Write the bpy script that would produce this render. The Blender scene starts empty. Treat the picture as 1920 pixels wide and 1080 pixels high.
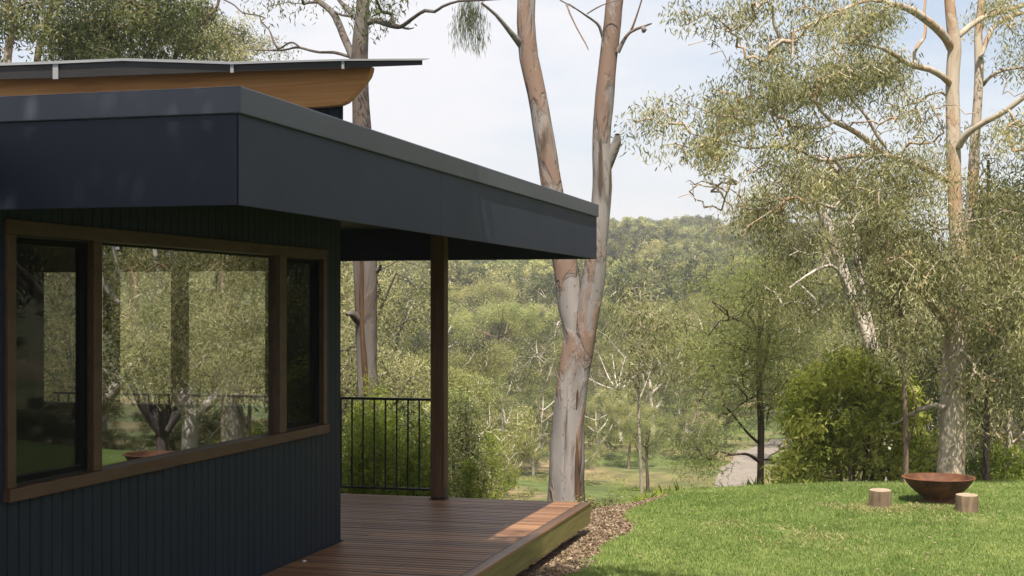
import bpy, math, random
import numpy as np
from mathutils import Vector, Matrix, noise as mnoise

random.seed(7)
rng = np.random.default_rng(7)
scn = bpy.context.scene
C = scn.collection

# ------------------------------------------------------------------ camera
FPX = 2700.0                      # focal length in pixels of a 1920 wide frame
YAW = math.radians(15.2)
CAM = np.array([0.0, 0.0, 1.95])
FW = np.array([-math.sin(YAW), math.cos(YAW), 0.0])
RT = np.array([math.cos(YAW), math.sin(YAW), 0.0])
cam_d = bpy.data.cameras.new('camera')
cam = bpy.data.objects.new('camera', cam_d); C.objects.link(cam)
cam.location = CAM
cam.rotation_euler = (math.radians(90), 0, YAW)
cam_d.sensor_width = 36.0
cam_d.lens = 36.0 * FPX / 1920.0
cam_d.shift_y = 33.0 / 1920.0
cam_d.clip_start = 0.1
cam_d.clip_end = 5000.0
cam_d.dof.use_dof = False
scn.camera = cam

# ------------------------------------------------------------------ sun, sky, exposure
SUN_DIR = Vector((0.15, -0.60, 1.0)).normalized()     # towards the sun: high, slightly right of and behind the viewer
SUN_EL = math.asin(SUN_DIR.z)
SUN_AZ = math.atan2(SUN_DIR.x, SUN_DIR.y)              # clockwise from +Y
sun_d = bpy.data.lights.new('sun', 'SUN')
sun = bpy.data.objects.new('sun', sun_d); C.objects.link(sun)
sun_d.energy = 5.0
sun_d.angle = math.radians(0.55)
sun_d.color = (1.0, 0.90, 0.75)
sun.rotation_euler = SUN_DIR.to_track_quat('Z', 'Y').to_euler()

world = bpy.data.worlds.new('World'); scn.world = world
world.use_nodes = True
wn = world.node_tree.nodes; wl = world.node_tree.links
wn.clear()
w_out = wn.new('ShaderNodeOutputWorld')
w_bg = wn.new('ShaderNodeBackground'); w_bg.inputs['Strength'].default_value = 0.080
w_sky = wn.new('ShaderNodeTexSky'); w_sky.sky_type = 'NISHITA'
w_sky.sun_disc = False
w_sky.sun_elevation = SUN_EL
w_sky.sun_rotation = SUN_AZ
w_sky.air_density = 1.0; w_sky.dust_density = 1.2; w_sky.ozone_density = 1.5
w_tc = wn.new('ShaderNodeTexCoord')
w_map = wn.new('ShaderNodeMapping'); w_map.inputs['Scale'].default_value = (1.6, 1.6, 5.0)
w_map.inputs['Location'].default_value = (0.3, 0.1, 0.45)
w_n = wn.new('ShaderNodeTexNoise'); w_n.inputs['Scale'].default_value = 2.1
w_n.inputs['Detail'].default_value = 7; w_n.inputs['Roughness'].default_value = 0.52
w_r = wn.new('ShaderNodeValToRGB')
w_r.color_ramp.elements[0].position = 0.36; w_r.color_ramp.elements[0].color = (0.34, 0.34, 0.34, 1)
w_r.color_ramp.elements[1].position = 0.60; w_r.color_ramp.elements[1].color = (0.96, 0.96, 0.96, 1)
w_mix = wn.new('ShaderNodeMix'); w_mix.data_type = 'RGBA'
w_mix.inputs[7].default_value = (6.6, 6.55, 6.75, 1)
wl.new(w_tc.outputs['Generated'], w_map.inputs['Vector'])
wl.new(w_map.outputs['Vector'], w_n.inputs['Vector'])
wl.new(w_n.outputs['Fac'], w_r.inputs['Fac'])
wl.new(w_r.outputs['Color'], w_mix.inputs[0])
wl.new(w_sky.outputs['Color'], w_mix.inputs[6])
wl.new(w_mix.outputs[2], w_bg.inputs['Color'])
wl.new(w_bg.outputs['Background'], w_out.inputs['Surface'])

scn.view_settings.view_transform = 'Standard'
scn.view_settings.look = 'None'
scn.view_settings.exposure = 0.92
scn.view_settings.gamma = 1.0
scn.render.engine = 'CYCLES'
scn.cycles.max_bounces = 6
scn.cycles.diffuse_bounces = 3
scn.cycles.glossy_bounces = 3
scn.cycles.transmission_bounces = 4
scn.cycles.transparent_max_bounces = 12
scn.cycles.volume_bounces = 0
scn.cycles.use_fast_gi = False

# ------------------------------------------------------------------ helpers
def P(px, py, d):
    return CAM + FW*d + RT*((px-960.0)/FPX*d) + np.array([0, 0, -(py-573.0)/FPX*d])

def tag(o, label=None, cat=None, group=None, kind=None):
    if label: o['label'] = label
    if cat: o['category'] = cat
    if group: o['group'] = group
    if kind: o['kind'] = kind
    return o

def empty(name, loc, label=None, cat=None, group=None):
    o = bpy.data.objects.new(name, None); C.objects.link(o)
    o.empty_display_size = 0.2
    o.location = loc
    return tag(o, label, cat, group)

def mesh_np(name, verts, faces, nside, mat, parent=None, smooth=True, tone=None, offset=None):
    """faces: flat array of vertex indices, every face with nside corners (or a list of such blocks)"""
    verts = np.asarray(verts, dtype=np.float32)
    if offset is not None: verts = verts - np.asarray(offset, dtype=np.float32)
    me = bpy.data.meshes.new(name)
    if not isinstance(faces, list): faces = [(faces, nside)]
    nl = sum(len(np.ravel(f)) for f, n in faces)
    idx = np.concatenate([np.ravel(f) for f, n in faces]).astype(np.int32)
    starts = []; s = 0
    for f, n in faces:
        m = len(np.ravel(f))//n
        starts.append(np.arange(m, dtype=np.int32)*n + s); s += m*n
    starts = np.concatenate(starts)
    me.vertices.add(len(verts)); me.vertices.foreach_set('co', verts.ravel())
    me.loops.add(nl); me.loops.foreach_set('vertex_index', idx)
    me.polygons.add(len(starts)); me.polygons.foreach_set('loop_start', starts)
    me.update(calc_edges=True)
    if smooth: me.polygons.foreach_set('use_smooth', np.ones(len(starts), dtype=bool))
    if tone is not None:
        a = me.attributes.new('tone', 'FLOAT', 'POINT'); a.data.foreach_set('value', np.asarray(tone, dtype=np.float32))
    if mat: me.materials.append(mat)
    o = bpy.data.objects.new(name, me); C.objects.link(o)
    if parent: o.parent = parent
    elif offset is not None: o.location = offset
    return o

class MB:
    """collects polygons into one mesh"""
    def __init__(s): s.v = []; s.f = []
    def add(s, vs, fs):
        b = len(s.v); s.v += [tuple(map(float, p)) for p in vs]; s.f += [[b+i for i in f] for f in fs]
        return s
    def box(s, x0, x1, y0, y1, z0, z1):
        return s.add([(x0,y0,z0),(x1,y0,z0),(x1,y1,z0),(x0,y1,z0),(x0,y0,z1),(x1,y0,z1),(x1,y1,z1),(x0,y1,z1)],
                     [(0,3,2,1),(4,5,6,7),(0,1,5,4),(1,2,6,5),(2,3,7,6),(3,0,4,7)])
    def prism(s, poly, y0, y1, dx=0.0, dz=0.0):
        """poly: (x,z) outline extruded along Y (and dx sideways)"""
        n = len(poly)
        vs = [(x,y0,z) for x,z in poly] + [(x+dx,y1,z+dz) for x,z in poly]
        fs = [list(range(n)), list(range(2*n-1, n-1, -1))] + [(i, i+n, (i+1)%n+n, (i+1)%n) for i in range(n)]
        return s.add(vs, fs)
    def lathe(s, prof, n=48, wob=None, close=True):
        vs = []; fs = []
        for k,(r,z) in enumerate(prof):
            for i in range(n):
                a = 2*math.pi*i/n
                rr = r*(1+(wob(a, z) if wob else 0))
                vs.append((rr*math.cos(a), rr*math.sin(a), z))
        m = len(prof)
        for k in range(m-1):
            for i in range(n):
                fs.append((k*n+i, k*n+(i+1)%n, (k+1)*n+(i+1)%n, (k+1)*n+i))
        if close:
            fs.append(list(range(n))[::-1]); fs.append([(m-1)*n+i for i in range(n)])
        return s.add(vs, fs)
    def build(s, name, mat, parent=None, bevel=0.0, smooth=False, loc=None):
        me = bpy.data.meshes.new(name)
        v = np.array(s.v)
        if parent is not None and parent.type == 'EMPTY' and parent.parent is None: v = v - np.array(parent.location)
        me.from_pydata([tuple(p) for p in v], [], s.f)
        me.update()
        import bmesh
        bm = bmesh.new(); bm.from_mesh(me)
        bmesh.ops.recalc_face_normals(bm, faces=bm.faces)
        bm.to_mesh(me); bm.free()
        if smooth: me.polygons.foreach_set('use_smooth', np.ones(len(me.polygons), dtype=bool))
        me.materials.append(mat)
        o = bpy.data.objects.new(name, me); C.objects.link(o)
        if loc is not None: o.location = loc
        if parent:
            o.parent = parent
        if bevel:
            b = o.modifiers.new('bevel', 'BEVEL'); b.width = bevel; b.segments = 2; b.limit_method = 'ANGLE'
        return o

# ------------------------------------------------------------------ materials
def new_mat(name):
    m = bpy.data.materials.new(name); m.use_nodes = True
    nt = m.node_tree; nt.nodes.clear()
    out = nt.nodes.new('ShaderNodeOutputMaterial')
    return m, nt, out

def N(nt, t, **kw):
    n = nt.nodes.new(t)
    for k, v in kw.items():
        if hasattr(n, k) and k not in ('Scale',): setattr(n, k, v)
    return n

def ramp(nt, stops):
    r = nt.nodes.new('ShaderNodeValToRGB')
    el = r.color_ramp.elements
    while len(el) < len(stops): el.new(0.5)
    for e, (p, c) in zip(el, stops):
        e.position = p; e.color = (*c, 1) if len(c) == 3 else c
    return r

def surf(name, stops, scale=(1,1,1), nscale=4.0, detail=6, rough=0.6, spec=0.3, bump=0.0, bscale=None, rough_var=0.0, metallic=0.0, distort=0.0, bdist=0.02):
    """noise driven Principled surface"""
    m, nt, out = new_mat(name)
    tc = N(nt, 'ShaderNodeTexCoord'); mp = N(nt, 'ShaderNodeMapping'); mp.inputs['Scale'].default_value = scale
    nz = N(nt, 'ShaderNodeTexNoise'); nz.inputs['Scale'].default_value = nscale; nz.inputs['Detail'].default_value = detail
    nz.inputs['Distortion'].default_value = distort; nz.inputs['Roughness'].default_value = 0.6
    rp = ramp(nt, stops)
    bs = N(nt, 'ShaderNodeBsdfPrincipled')
    bs.inputs['Roughness'].default_value = rough; bs.inputs['Specular IOR Level'].default_value = spec
    bs.inputs['Metallic'].default_value = metallic
    L = nt.links.new
    L(tc.outputs['Object'], mp.inputs['Vector']); L(mp.outputs['Vector'], nz.inputs['Vector'])
    L(nz.outputs['Fac'], rp.inputs['Fac']); L(rp.outputs['Color'], bs.inputs['Base Color'])
    if rough_var:
        mr = N(nt, 'ShaderNodeMapRange'); mr.inputs['To Min'].default_value = rough-rough_var; mr.inputs['To Max'].default_value = rough+rough_var
        n3 = N(nt, 'ShaderNodeTexNoise'); n3.inputs['Scale'].default_value = 1.7; n3.inputs['Detail'].default_value = 4
        L(tc.outputs['Object'], n3.inputs['Vector']); L(n3.outputs['Fac'], mr.inputs['Value']); L(mr.outputs['Result'], bs.inputs['Roughness'])
    if bump:
        bp = N(nt, 'ShaderNodeBump'); bp.inputs['Strength'].default_value = bump; bp.inputs['Distance'].default_value = bdist
        if bscale:
            n2 = N(nt, 'ShaderNodeTexNoise'); n2.inputs['Scale'].default_value = bscale; n2.inputs['Detail'].default_value = 5
            L(mp.outputs['Vector'], n2.inputs['Vector']); L(n2.outputs['Fac'], bp.inputs['Height'])
        else: L(nz.outputs['Fac'], bp.inputs['Height'])
        L(bp.outputs['Normal'], bs.inputs['Normal'])
    L(bs.outputs['BSDF'], out.inputs['Surface'])
    return m

def leaf_mat(name, dark, mid, light, trans=0.45, objvar=0.0):
    m, nt, out = new_mat(name); L = nt.links.new
    at = N(nt, 'ShaderNodeAttribute'); at.attribute_name = 'tone'
    rp = ramp(nt, [(0.0, dark), (0.5, mid), (1.0, light)])
    src = at.outputs['Fac']
    if objvar:
        oi = N(nt, 'ShaderNodeObjectInfo')
        ma = N(nt, 'ShaderNodeMath'); ma.operation = 'MULTIPLY_ADD'; ma.inputs[1].default_value = objvar; ma.inputs[2].default_value = -objvar*0.5
        ad = N(nt, 'ShaderNodeMath'); ad.operation = 'ADD'
        L(oi.outputs['Random'], ma.inputs[0]); L(ma.outputs[0], ad.inputs[0]); L(at.outputs['Fac'], ad.inputs[1]); src = ad.outputs[0]
    L(src, rp.inputs['Fac'])
    col = rp.outputs['Color']
    if objvar:
        hs = N(nt, 'ShaderNodeHueSaturation')
        mr = N(nt, 'ShaderNodeMapRange'); mr.inputs['To Min'].default_value = 0.475; mr.inputs['To Max'].default_value = 0.515
        m2 = N(nt, 'ShaderNodeMath'); m2.operation = 'MULTIPLY'; m2.inputs[1].default_value = 7.31
        m3 = N(nt, 'ShaderNodeMath'); m3.operation = 'FRACT'
        L(oi.outputs['Random'], m2.inputs[0]); L(m2.outputs[0], m3.inputs[0]); L(m3.outputs[0], mr.inputs['Value'])
        L(mr.outputs['Result'], hs.inputs['Hue']); L(col, hs.inputs['Color'])
        mv = N(nt, 'ShaderNodeMapRange'); mv.inputs['To Min'].default_value = 0.55; mv.inputs['To Max'].default_value = 1.35
        m4 = N(nt, 'ShaderNodeMath'); m4.operation = 'MULTIPLY'; m4.inputs[1].default_value = 3.77
        m5 = N(nt, 'ShaderNodeMath'); m5.operation = 'FRACT'
        L(oi.outputs['Random'], m4.inputs[0]); L(m4.outputs[0], m5.inputs[0]); L(m5.outputs[0], mv.inputs['Value']); L(mv.outputs['Result'], hs.inputs['Value'])
        col = hs.outputs['Color']
    bs = N(nt, 'ShaderNodeBsdfPrincipled'); bs.inputs['Roughness'].default_value = 0.55; bs.inputs['Specular IOR Level'].default_value = 0.22
    tr = N(nt, 'ShaderNodeBsdfTranslucent'); mx = N(nt, 'ShaderNodeMixShader'); mx.inputs[0].default_value = trans
    g = N(nt, 'ShaderNodeMixRGB'); g.blend_type = 'MULTIPLY'; g.inputs[0].default_value = 1; g.inputs[2].default_value = (1.32, 1.28, 0.86, 1)
    L(col, bs.inputs['Base Color']); L(col, g.inputs[1]); L(g.outputs[0], tr.inputs['Color'])
    L(bs.outputs[0], mx.inputs[1]); L(tr.outputs[0], mx.inputs[2]); L(mx.outputs[0], out.inputs['Surface'])
    return m

def bark_mat(name, base, patch, dark, patch_pos=0.55, zs=0.35, bump=0.35, dark_pos=0.63):
    """smooth gum bark: pale skin with flaking patches, dark streaks and small scars"""
    m, nt, out = new_mat(name); L = nt.links.new
    tc = N(nt, 'ShaderNodeTexCoord')
    def noise(scale, sc, det=5, dist=0.0):
        mp = N(nt, 'ShaderNodeMapping'); mp.inputs['Scale'].default_value = sc
        n = N(nt, 'ShaderNodeTexNoise'); n.inputs['Scale'].default_value = scale; n.inputs['Detail'].default_value = det; n.inputs['Distortion'].default_value = dist
        L(tc.outputs['Object'], mp.inputs['Vector']); L(mp.outputs['Vector'], n.inputs['Vector']); return n
    n1 = noise(3.2, (1, 1, zs), 6, 0.6); n2 = noise(7.0, (1, 1, zs*0.35), 5, 0.3); n3 = noise(26.0, (1, 1, 0.4), 3)
    r1 = ramp(nt, [(patch_pos-0.05, (0,0,0)), (patch_pos+0.03, (1,1,1))]); L(n1.outputs['Fac'], r1.inputs['Fac'])
    r2 = ramp(nt, [(dark_pos-0.06, (0,0,0)), (dark_pos+0.05, (1,1,1))]); L(n2.outputs['Fac'], r2.inputs['Fac'])
    r3 = ramp(nt, [(0.66, (0,0,0)), (0.72, (1,1,1))]); L(n3.outputs['Fac'], r3.inputs['Fac'])
    vb = ramp(nt, [(0.3, tuple(c*0.78 for c in base)), (0.7, tuple(min(1, c*1.15) for c in base))]); L(n2.outputs['Fac'], vb.inputs['Fac'])
    a = N(nt, 'ShaderNodeMixRGB'); b = N(nt, 'ShaderNodeMixRGB'); c = N(nt, 'ShaderNodeMixRGB')
    L(r1.outputs['Color'], a.inputs[0]); L(vb.outputs['Color'], a.inputs[1]); a.inputs[2].default_value = (*patch, 1)
    L(r2.outputs['Color'], b.inputs[0]); L(a.outputs[0], b.inputs[1]); b.inputs[2].default_value = (*dark, 1)
    mm = N(nt, 'ShaderNodeMath'); mm.operation = 'MULTIPLY'; mm.inputs[1].default_value = 0.7; L(r3.outputs['Color'], mm.inputs[0])
    L(mm.outputs[0], c.inputs[0]); L(b.outputs[0], c.inputs[1]); c.inputs[2].default_value = (*[x*0.7 for x in dark], 1)
    bs = N(nt, 'ShaderNodeBsdfPrincipled'); bs.inputs['Roughness'].default_value = 0.9; bs.inputs['Specular IOR Level'].default_value = 0.08
    L(c.outputs[0], bs.inputs['Base Color'])
    bp = N(nt, 'ShaderNodeBump'); bp.inputs['Strength'].default_value = bump; bp.inputs['Distance'].default_value = 0.03
    ad = N(nt, 'ShaderNodeMath'); ad.operation = 'ADD'; L(n2.outputs['Fac'], ad.inputs[0]); L(r1.outputs['Color'], ad.inputs[1])
    L(ad.outputs[0], bp.inputs['Height']); L(bp.outputs['Normal'], bs.inputs['Normal'])
    L(bs.outputs[0], out.inputs['Surface'])
    return m

M = {}
M['charcoal'] = surf('charcoal_metal', [(0.3, (0.020, 0.025, 0.045)), (0.7, (0.026, 0.032, 0.056))], nscale=1.3, rough=0.58, spec=0.3, rough_var=0.06, bump=0.08, bscale=0.8)
M['capping'] = surf('capping_metal', [(0.3, (0.050, 0.058, 0.088)), (0.7, (0.062, 0.072, 0.106))], nscale=1.1, rough=0.36, spec=0.5, rough_var=0.06)
M['cladding'] = surf('navy_cladding', [(0.3, (0.008, 0.014, 0.023)), (0.7, (0.013, 0.021, 0.033))], scale=(3, 3, 0.3), nscale=5, rough=0.6, spec=0.25, bump=0.1)
M['black_metal'] = surf('black_metal', [(0.3, (0.010, 0.010, 0.010)), (0.7, (0.018, 0.018, 0.018))], rough=0.4, spec=0.4)
M['zinc'] = surf('zinc_sheet', [(0.3, (0.24, 0.25, 0.27)), (0.7, (0.31, 0.32, 0.34))], nscale=2, rough=0.4, spec=0.5, metallic=0.4)
M['beam'] = surf('golden_timber', [(0.25, (0.36, 0.155, 0.046)), (0.5, (0.52, 0.245, 0.080)), (0.75, (0.64, 0.34, 0.13))], scale=(0.35, 1, 7), nscale=3.2, detail=8, rough=0.5, spec=0.3, bump=0.08, distort=1.0)
M['frame'] = surf('brown_timber_frame', [(0.3, (0.055, 0.029, 0.018)), (0.7, (0.098, 0.056, 0.036))], scale=(6, 0.6, 1.5), nscale=6, detail=7, rough=0.5, spec=0.3, bump=0.05)
M['post'] = surf('dark_timber_post', [(0.25, (0.060, 0.033, 0.017)), (0.6, (0.12, 0.070, 0.038)), (0.8, (0.19, 0.115, 0.065))], scale=(9, 9, 0.5), nscale=3, detail=8, rough=0.65, spec=0.25, bump=0.2)
M['fascia_wood'] = surf('treated_pine', [(0.2, (0.11, 0.095, 0.03)), (0.6, (0.19, 0.165, 0.055)), (0.85, (0.27, 0.23, 0.09))], scale=(2, 0.5, 6), nscale=4, detail=8, rough=0.75, bump=0.12, distort=0.4)
M['soffit'] = surf('soffit_board', [(0.3, (0.035, 0.036, 0.040)), (0.7, (0.045, 0.046, 0.05))], rough=0.6)
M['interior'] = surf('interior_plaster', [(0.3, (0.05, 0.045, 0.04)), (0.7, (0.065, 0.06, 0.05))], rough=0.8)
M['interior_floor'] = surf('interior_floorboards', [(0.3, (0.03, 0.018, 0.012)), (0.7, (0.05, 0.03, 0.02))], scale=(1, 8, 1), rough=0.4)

def deck_material():
    m, nt, out = new_mat('merbau_decking'); L = nt.links.new
    tc = N(nt, 'ShaderNodeTexCoord')
    at = N(nt, 'ShaderNodeAttribute'); at.attribute_name = 'tone'
    mp = N(nt, 'ShaderNodeMapping'); mp.inputs['Scale'].default_value = (1.2, 22, 1)
    nz = N(nt, 'ShaderNodeTexNoise'); nz.inputs['Scale'].default_value = 2.2; nz.inputs['Detail'].default_value = 8; nz.inputs['Distortion'].default_value = 0.5
    L(tc.outputs['Object'], mp.inputs['Vector']); L(mp.outputs['Vector'], nz.inputs['Vector'])
    ad = N(nt, 'ShaderNodeMath'); ad.operation = 'MULTIPLY_ADD'; ad.inputs[1].default_value = 0.55; L(at.outputs['Fac'], ad.inputs[0])
    s = N(nt, 'ShaderNodeMath'); s.operation = 'MULTIPLY'; s.inputs[1].default_value = 0.5; L(nz.outputs['Fac'], s.inputs[0]); L(s.outputs[0], ad.inputs[2])
    rp = ramp(nt, [(0.1, (0.085, 0.040, 0.019)), (0.5, (0.185, 0.092, 0.045)), (0.9, (0.32, 0.175, 0.09))]); L(ad.outputs[0], rp.inputs['Fac'])
    bs = N(nt, 'ShaderNodeBsdfPrincipled'); bs.inputs['Specular IOR Level'].default_value = 0.4
    mr = N(nt, 'ShaderNodeMapRange'); mr.inputs['To Min'].default_value = 0.34; mr.inputs['To Max'].default_value = 0.62; L(nz.outputs['Fac'], mr.inputs['Value']); L(mr.outputs['Result'], bs.inputs['Roughness'])
    bp = N(nt, 'ShaderNodeBump'); bp.inputs['Strength'].default_value = 0.15; bp.inputs['Distance'].default_value = 0.01
    L(nz.outputs['Fac'], bp.inputs['Height']); L(bp.outputs['Normal'], bs.inputs['Normal'])
    L(rp.outputs['Color'], bs.inputs['Base Color']); L(bs.outputs[0], out.inputs['Surface'])
    return m
M['deck'] = deck_material()

def glass_material():
    m, nt, out = new_mat('window_glass'); L = nt.links.new
    fr0 = N(nt, 'ShaderNodeLayerWeight'); fr0.inputs['Blend'].default_value = 0.5
    fr = N(nt, 'ShaderNodeMath'); fr.operation = 'POWER'; fr.inputs[1].default_value = 3.0; L(fr0.outputs['Facing'], fr.inputs[0])
    tr = N(nt, 'ShaderNodeBsdfTransparent'); tr.inputs['Color'].default_value = (0.93, 0.95, 0.94, 1)
    gl = N(nt, 'ShaderNodeBsdfGlossy'); gl.inputs['Roughness'].default_value = 0.004; gl.inputs['Color'].default_value = (0.95, 0.97, 1, 1)
    tc = N(nt, 'ShaderNodeTexCoord'); nz = N(nt, 'ShaderNodeTexNoise'); nz.inputs['Scale'].default_value = 1.1; nz.inputs['Detail'].default_value = 1
    bp = N(nt, 'ShaderNodeBump'); bp.inputs['Strength'].default_value = 0.05; bp.inputs['Distance'].default_value = 0.03
    L(tc.outputs['Object'], nz.inputs['Vector']); L(nz.outputs['Fac'], bp.inputs['Height']); L(bp.outputs['Normal'], gl.inputs['Normal'])
    mu = N(nt, 'ShaderNodeMath'); mu.operation = 'MULTIPLY_ADD'; mu.inputs[1].default_value = 1.5; mu.inputs[2].default_value = 0.05; mu.use_clamp = True
    L(fr.outputs[0], mu.inputs[0])
    mx = N(nt, 'ShaderNodeMixShader'); L(mu.outputs[0], mx.inputs[0]); L(tr.outputs[0], mx.inputs[1]); L(gl.outputs[0], mx.inputs[2])
    L(mx.outputs[0], out.inputs['Surface'])
    return m
M['glass'] = glass_material()

def screen_material():
    m, nt, out = new_mat('insect_mesh'); L = nt.links.new
    tr = N(nt, 'ShaderNodeBsdfTransparent'); df = N(nt, 'ShaderNodeBsdfDiffuse'); df.inputs['Color'].default_value = (0.012, 0.012, 0.013, 1)
    mx = N(nt, 'ShaderNodeMixShader'); mx.inputs[0].default_value = 0.38
    L(tr.outputs[0], mx.inputs[1]); L(df.outputs[0], mx.inputs[2]); L(mx.outputs[0], out.inputs['Surface'])
    return m
M['screen'] = screen_material()

M['rust'] = surf('rusted_steel', [(0.3, (0.040, 0.018, 0.011)), (0.5, (0.105, 0.042, 0.020)), (0.72, (0.20, 0.085, 0.036))], scale=(1, 1, 1.6), nscale=5, detail=9, rough=0.72, spec=0.3, bump=0.15, distort=0.6)
M['stump'] = surf('weathered_log', [(0.25, (0.075, 0.052, 0.034)), (0.55, (0.16, 0.115, 0.075)), (0.8, (0.26, 0.20, 0.135))], scale=(5, 5, 0.7), nscale=5, detail=8, rough=0.85, bump=0.35)
M['stump_top'] = surf('sawn_log_top', [(0.3, (0.24, 0.19, 0.135)), (0.7, (0.38, 0.31, 0.235))], nscale=12, detail=8, rough=0.85, bump=0.2)
M['bark_pink'] = bark_mat('pink_grey_gum_bark', (0.215, 0.20, 0.197), (0.185, 0.13, 0.105), (0.075, 0.06, 0.052), 0.54, 0.35, 0.7, 0.65)
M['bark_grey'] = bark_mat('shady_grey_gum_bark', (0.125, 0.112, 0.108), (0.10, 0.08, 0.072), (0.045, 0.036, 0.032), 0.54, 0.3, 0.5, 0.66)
M['bark_cream'] = bark_mat('cream_gum_bark', (0.40, 0.345, 0.285), (0.33, 0.225, 0.15), (0.14, 0.105, 0.085), 0.55, 0.3, 0.45, 0.68)
M['bark_white'] = bark_mat('white_gum_bark', (0.56, 0.51, 0.46), (0.40, 0.34, 0.30), (0.16, 0.13, 0.12), 0.58, 0.4, 0.3, 0.68)
M['bark_dark'] = bark_mat('dark_rough_bark', (0.10, 0.078, 0.065), (0.15, 0.11, 0.085), (0.035, 0.028, 0.024), 0.5, 0.2, 0.8, 0.56)
M['bark_brown'] = bark_mat('brown_sapling_bark', (0.22, 0.17, 0.13), (0.15, 0.11, 0.085), (0.07, 0.05, 0.04), 0.5, 0.3, 0.4, 0.6)
M['hollow'] = surf('dark_trunk_hollow', [(0.3, (0.03, 0.02, 0.014)), (0.65, (0.10, 0.055, 0.03)), (0.85, (0.26, 0.14, 0.06))], scale=(4, 4, 0.5), nscale=5, rough=0.9, bump=0.4)

M['leaf_gum'] = leaf_mat('gum_leaves', (0.070, 0.082, 0.044), (0.240, 0.248, 0.125), (0.54, 0.51, 0.31), 0.5)
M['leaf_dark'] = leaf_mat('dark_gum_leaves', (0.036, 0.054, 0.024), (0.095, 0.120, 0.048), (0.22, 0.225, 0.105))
M['leaf_bright'] = leaf_mat('bright_shrub_leaves', (0.20, 0.25, 0.050), (0.44, 0.49, 0.11), (0.64, 0.65, 0.23), 0.6)
M['leaf_shoot'] = leaf_mat('yellow_green_shoots', (0.08, 0.12, 0.025), (0.23, 0.30, 0.052), (0.44, 0.50, 0.10), 0.58)
M['leaf_sheoak'] = leaf_mat('fine_grey_green_leaves', (0.10, 0.125, 0.055), (0.25, 0.285, 0.115), (0.43, 0.46, 0.19), 0.55)
M['leaf_far'] = leaf_mat('far_gum_leaves', (0.060, 0.078, 0.036), (0.225, 0.250, 0.105), (0.45, 0.45, 0.20), 0.5, objvar=0.6)
M['dry'] = leaf_mat('dry_twig_leaves', (0.075, 0.055, 0.038), (0.20, 0.15, 0.105), (0.38, 0.30, 0.21), 0.2)
M['straw'] = leaf_mat('straw_blades', (0.16, 0.15, 0.065), (0.27, 0.25, 0.12), (0.40, 0.36, 0.20), 0.3)
M['grass'] = leaf_mat('lawn_blades', (0.075, 0.120, 0.032), (0.18, 0.26, 0.072), (0.34, 0.41, 0.15), 0.4)

# ------------------------------------------------------------------ terrain
def vnoise(x, y, seed=0):
    """cheap smooth value noise, vectorised"""
    x = np.asarray(x, float); y = np.asarray(y, float)
    xi = np.floor(x).astype(np.int64); yi = np.floor(y).astype(np.int64)
    xf = x-xi; yf = y-yi
    def h(a, b):
        n = (a*374761393 + b*668265263 + seed*1442695041) & 0x7fffffff
        n = ((n ^ (n >> 13))*1274126177) & 0x7fffffff
        return ((n ^ (n >> 16)) & 0xffff)/65535.0
    u = xf*xf*(3-2*xf); v = yf*yf*(3-2*yf)
    return (h(xi,yi)*(1-u)+h(xi+1,yi)*u)*(1-v) + (h(xi,yi+1)*(1-u)+h(xi+1,yi+1)*u)*v

LAWN_Z = -0.28
def crest(X, Y):
    d = X*FW[0]+Y*FW[1]; u = X*RT[0]+Y*RT[1]
    px = 960+u/np.maximum(d, 1)*FPX
    return np.interp(px, [1000, 1190, 1300, 1500, 1920, 2600], [16.2, 16.8, 17.9, 18.3, 18.7, 19.5])
def edge_left(Y):
    return -2.72 + 0.12*np.sin(Y*1.1) + 0.08*np.sin(Y*2.7+1)
def H(X, Y):
    X = np.asarray(X, float); Y = np.asarray(Y, float)
    d = X*FW[0]+Y*FW[1]; u = X*RT[0]+Y*RT[1]
    e = d - crest(X, Y) + 18.0
    de = np.where(d < 40, e, d)
    z = np.interp(de, [-80, 17.2, 18.2, 19.5, 24, 30, 50, 80, 112, 160, 230, 300, 390, 470, 900],
                      [LAWN_Z, LAWN_Z, -0.34, -0.72, -1.75, -3.0, -6.0, -8.1, -8.5, -7.6, -2.5, 3.8, 13.5, 16.5, 16.0])
    a = np.maximum(0, -2.75 - X)
    left = 0.10*np.minimum(a, 1.6) + 0.24*np.clip(a-1.6, 0, 9)
    left = left*np.interp(Y, [9, 12], [0.3, 1.0])*np.interp(d, [20, 45, 70], [1, 0.5, 0])
    z = z - left
    amp = np.interp(d, [17, 22, 60, 200], [0.0, 0.15, 0.9, 3.0])
    z = z + amp*(vnoise(X/17.0, Y/17.0, 3)-0.5) + amp*0.6*(vnoise(X/5.5, Y/5.5, 5)-0.5)
    z = z + 0.03*(vnoise(X/2.2, Y/2.2, 8)-0.5)
    lat = u/np.maximum(d, 1)
    z = z + np.interp(d, [200, 400], [0, 1])*np.interp(lat, [-1.2, -0.35, 0.1, 0.35, 1.2], [16, 4, 0, -1.5, 6])
    return z
def Hs(x, y): return float(H(np.array([x]), np.array([y]))[0])

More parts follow.
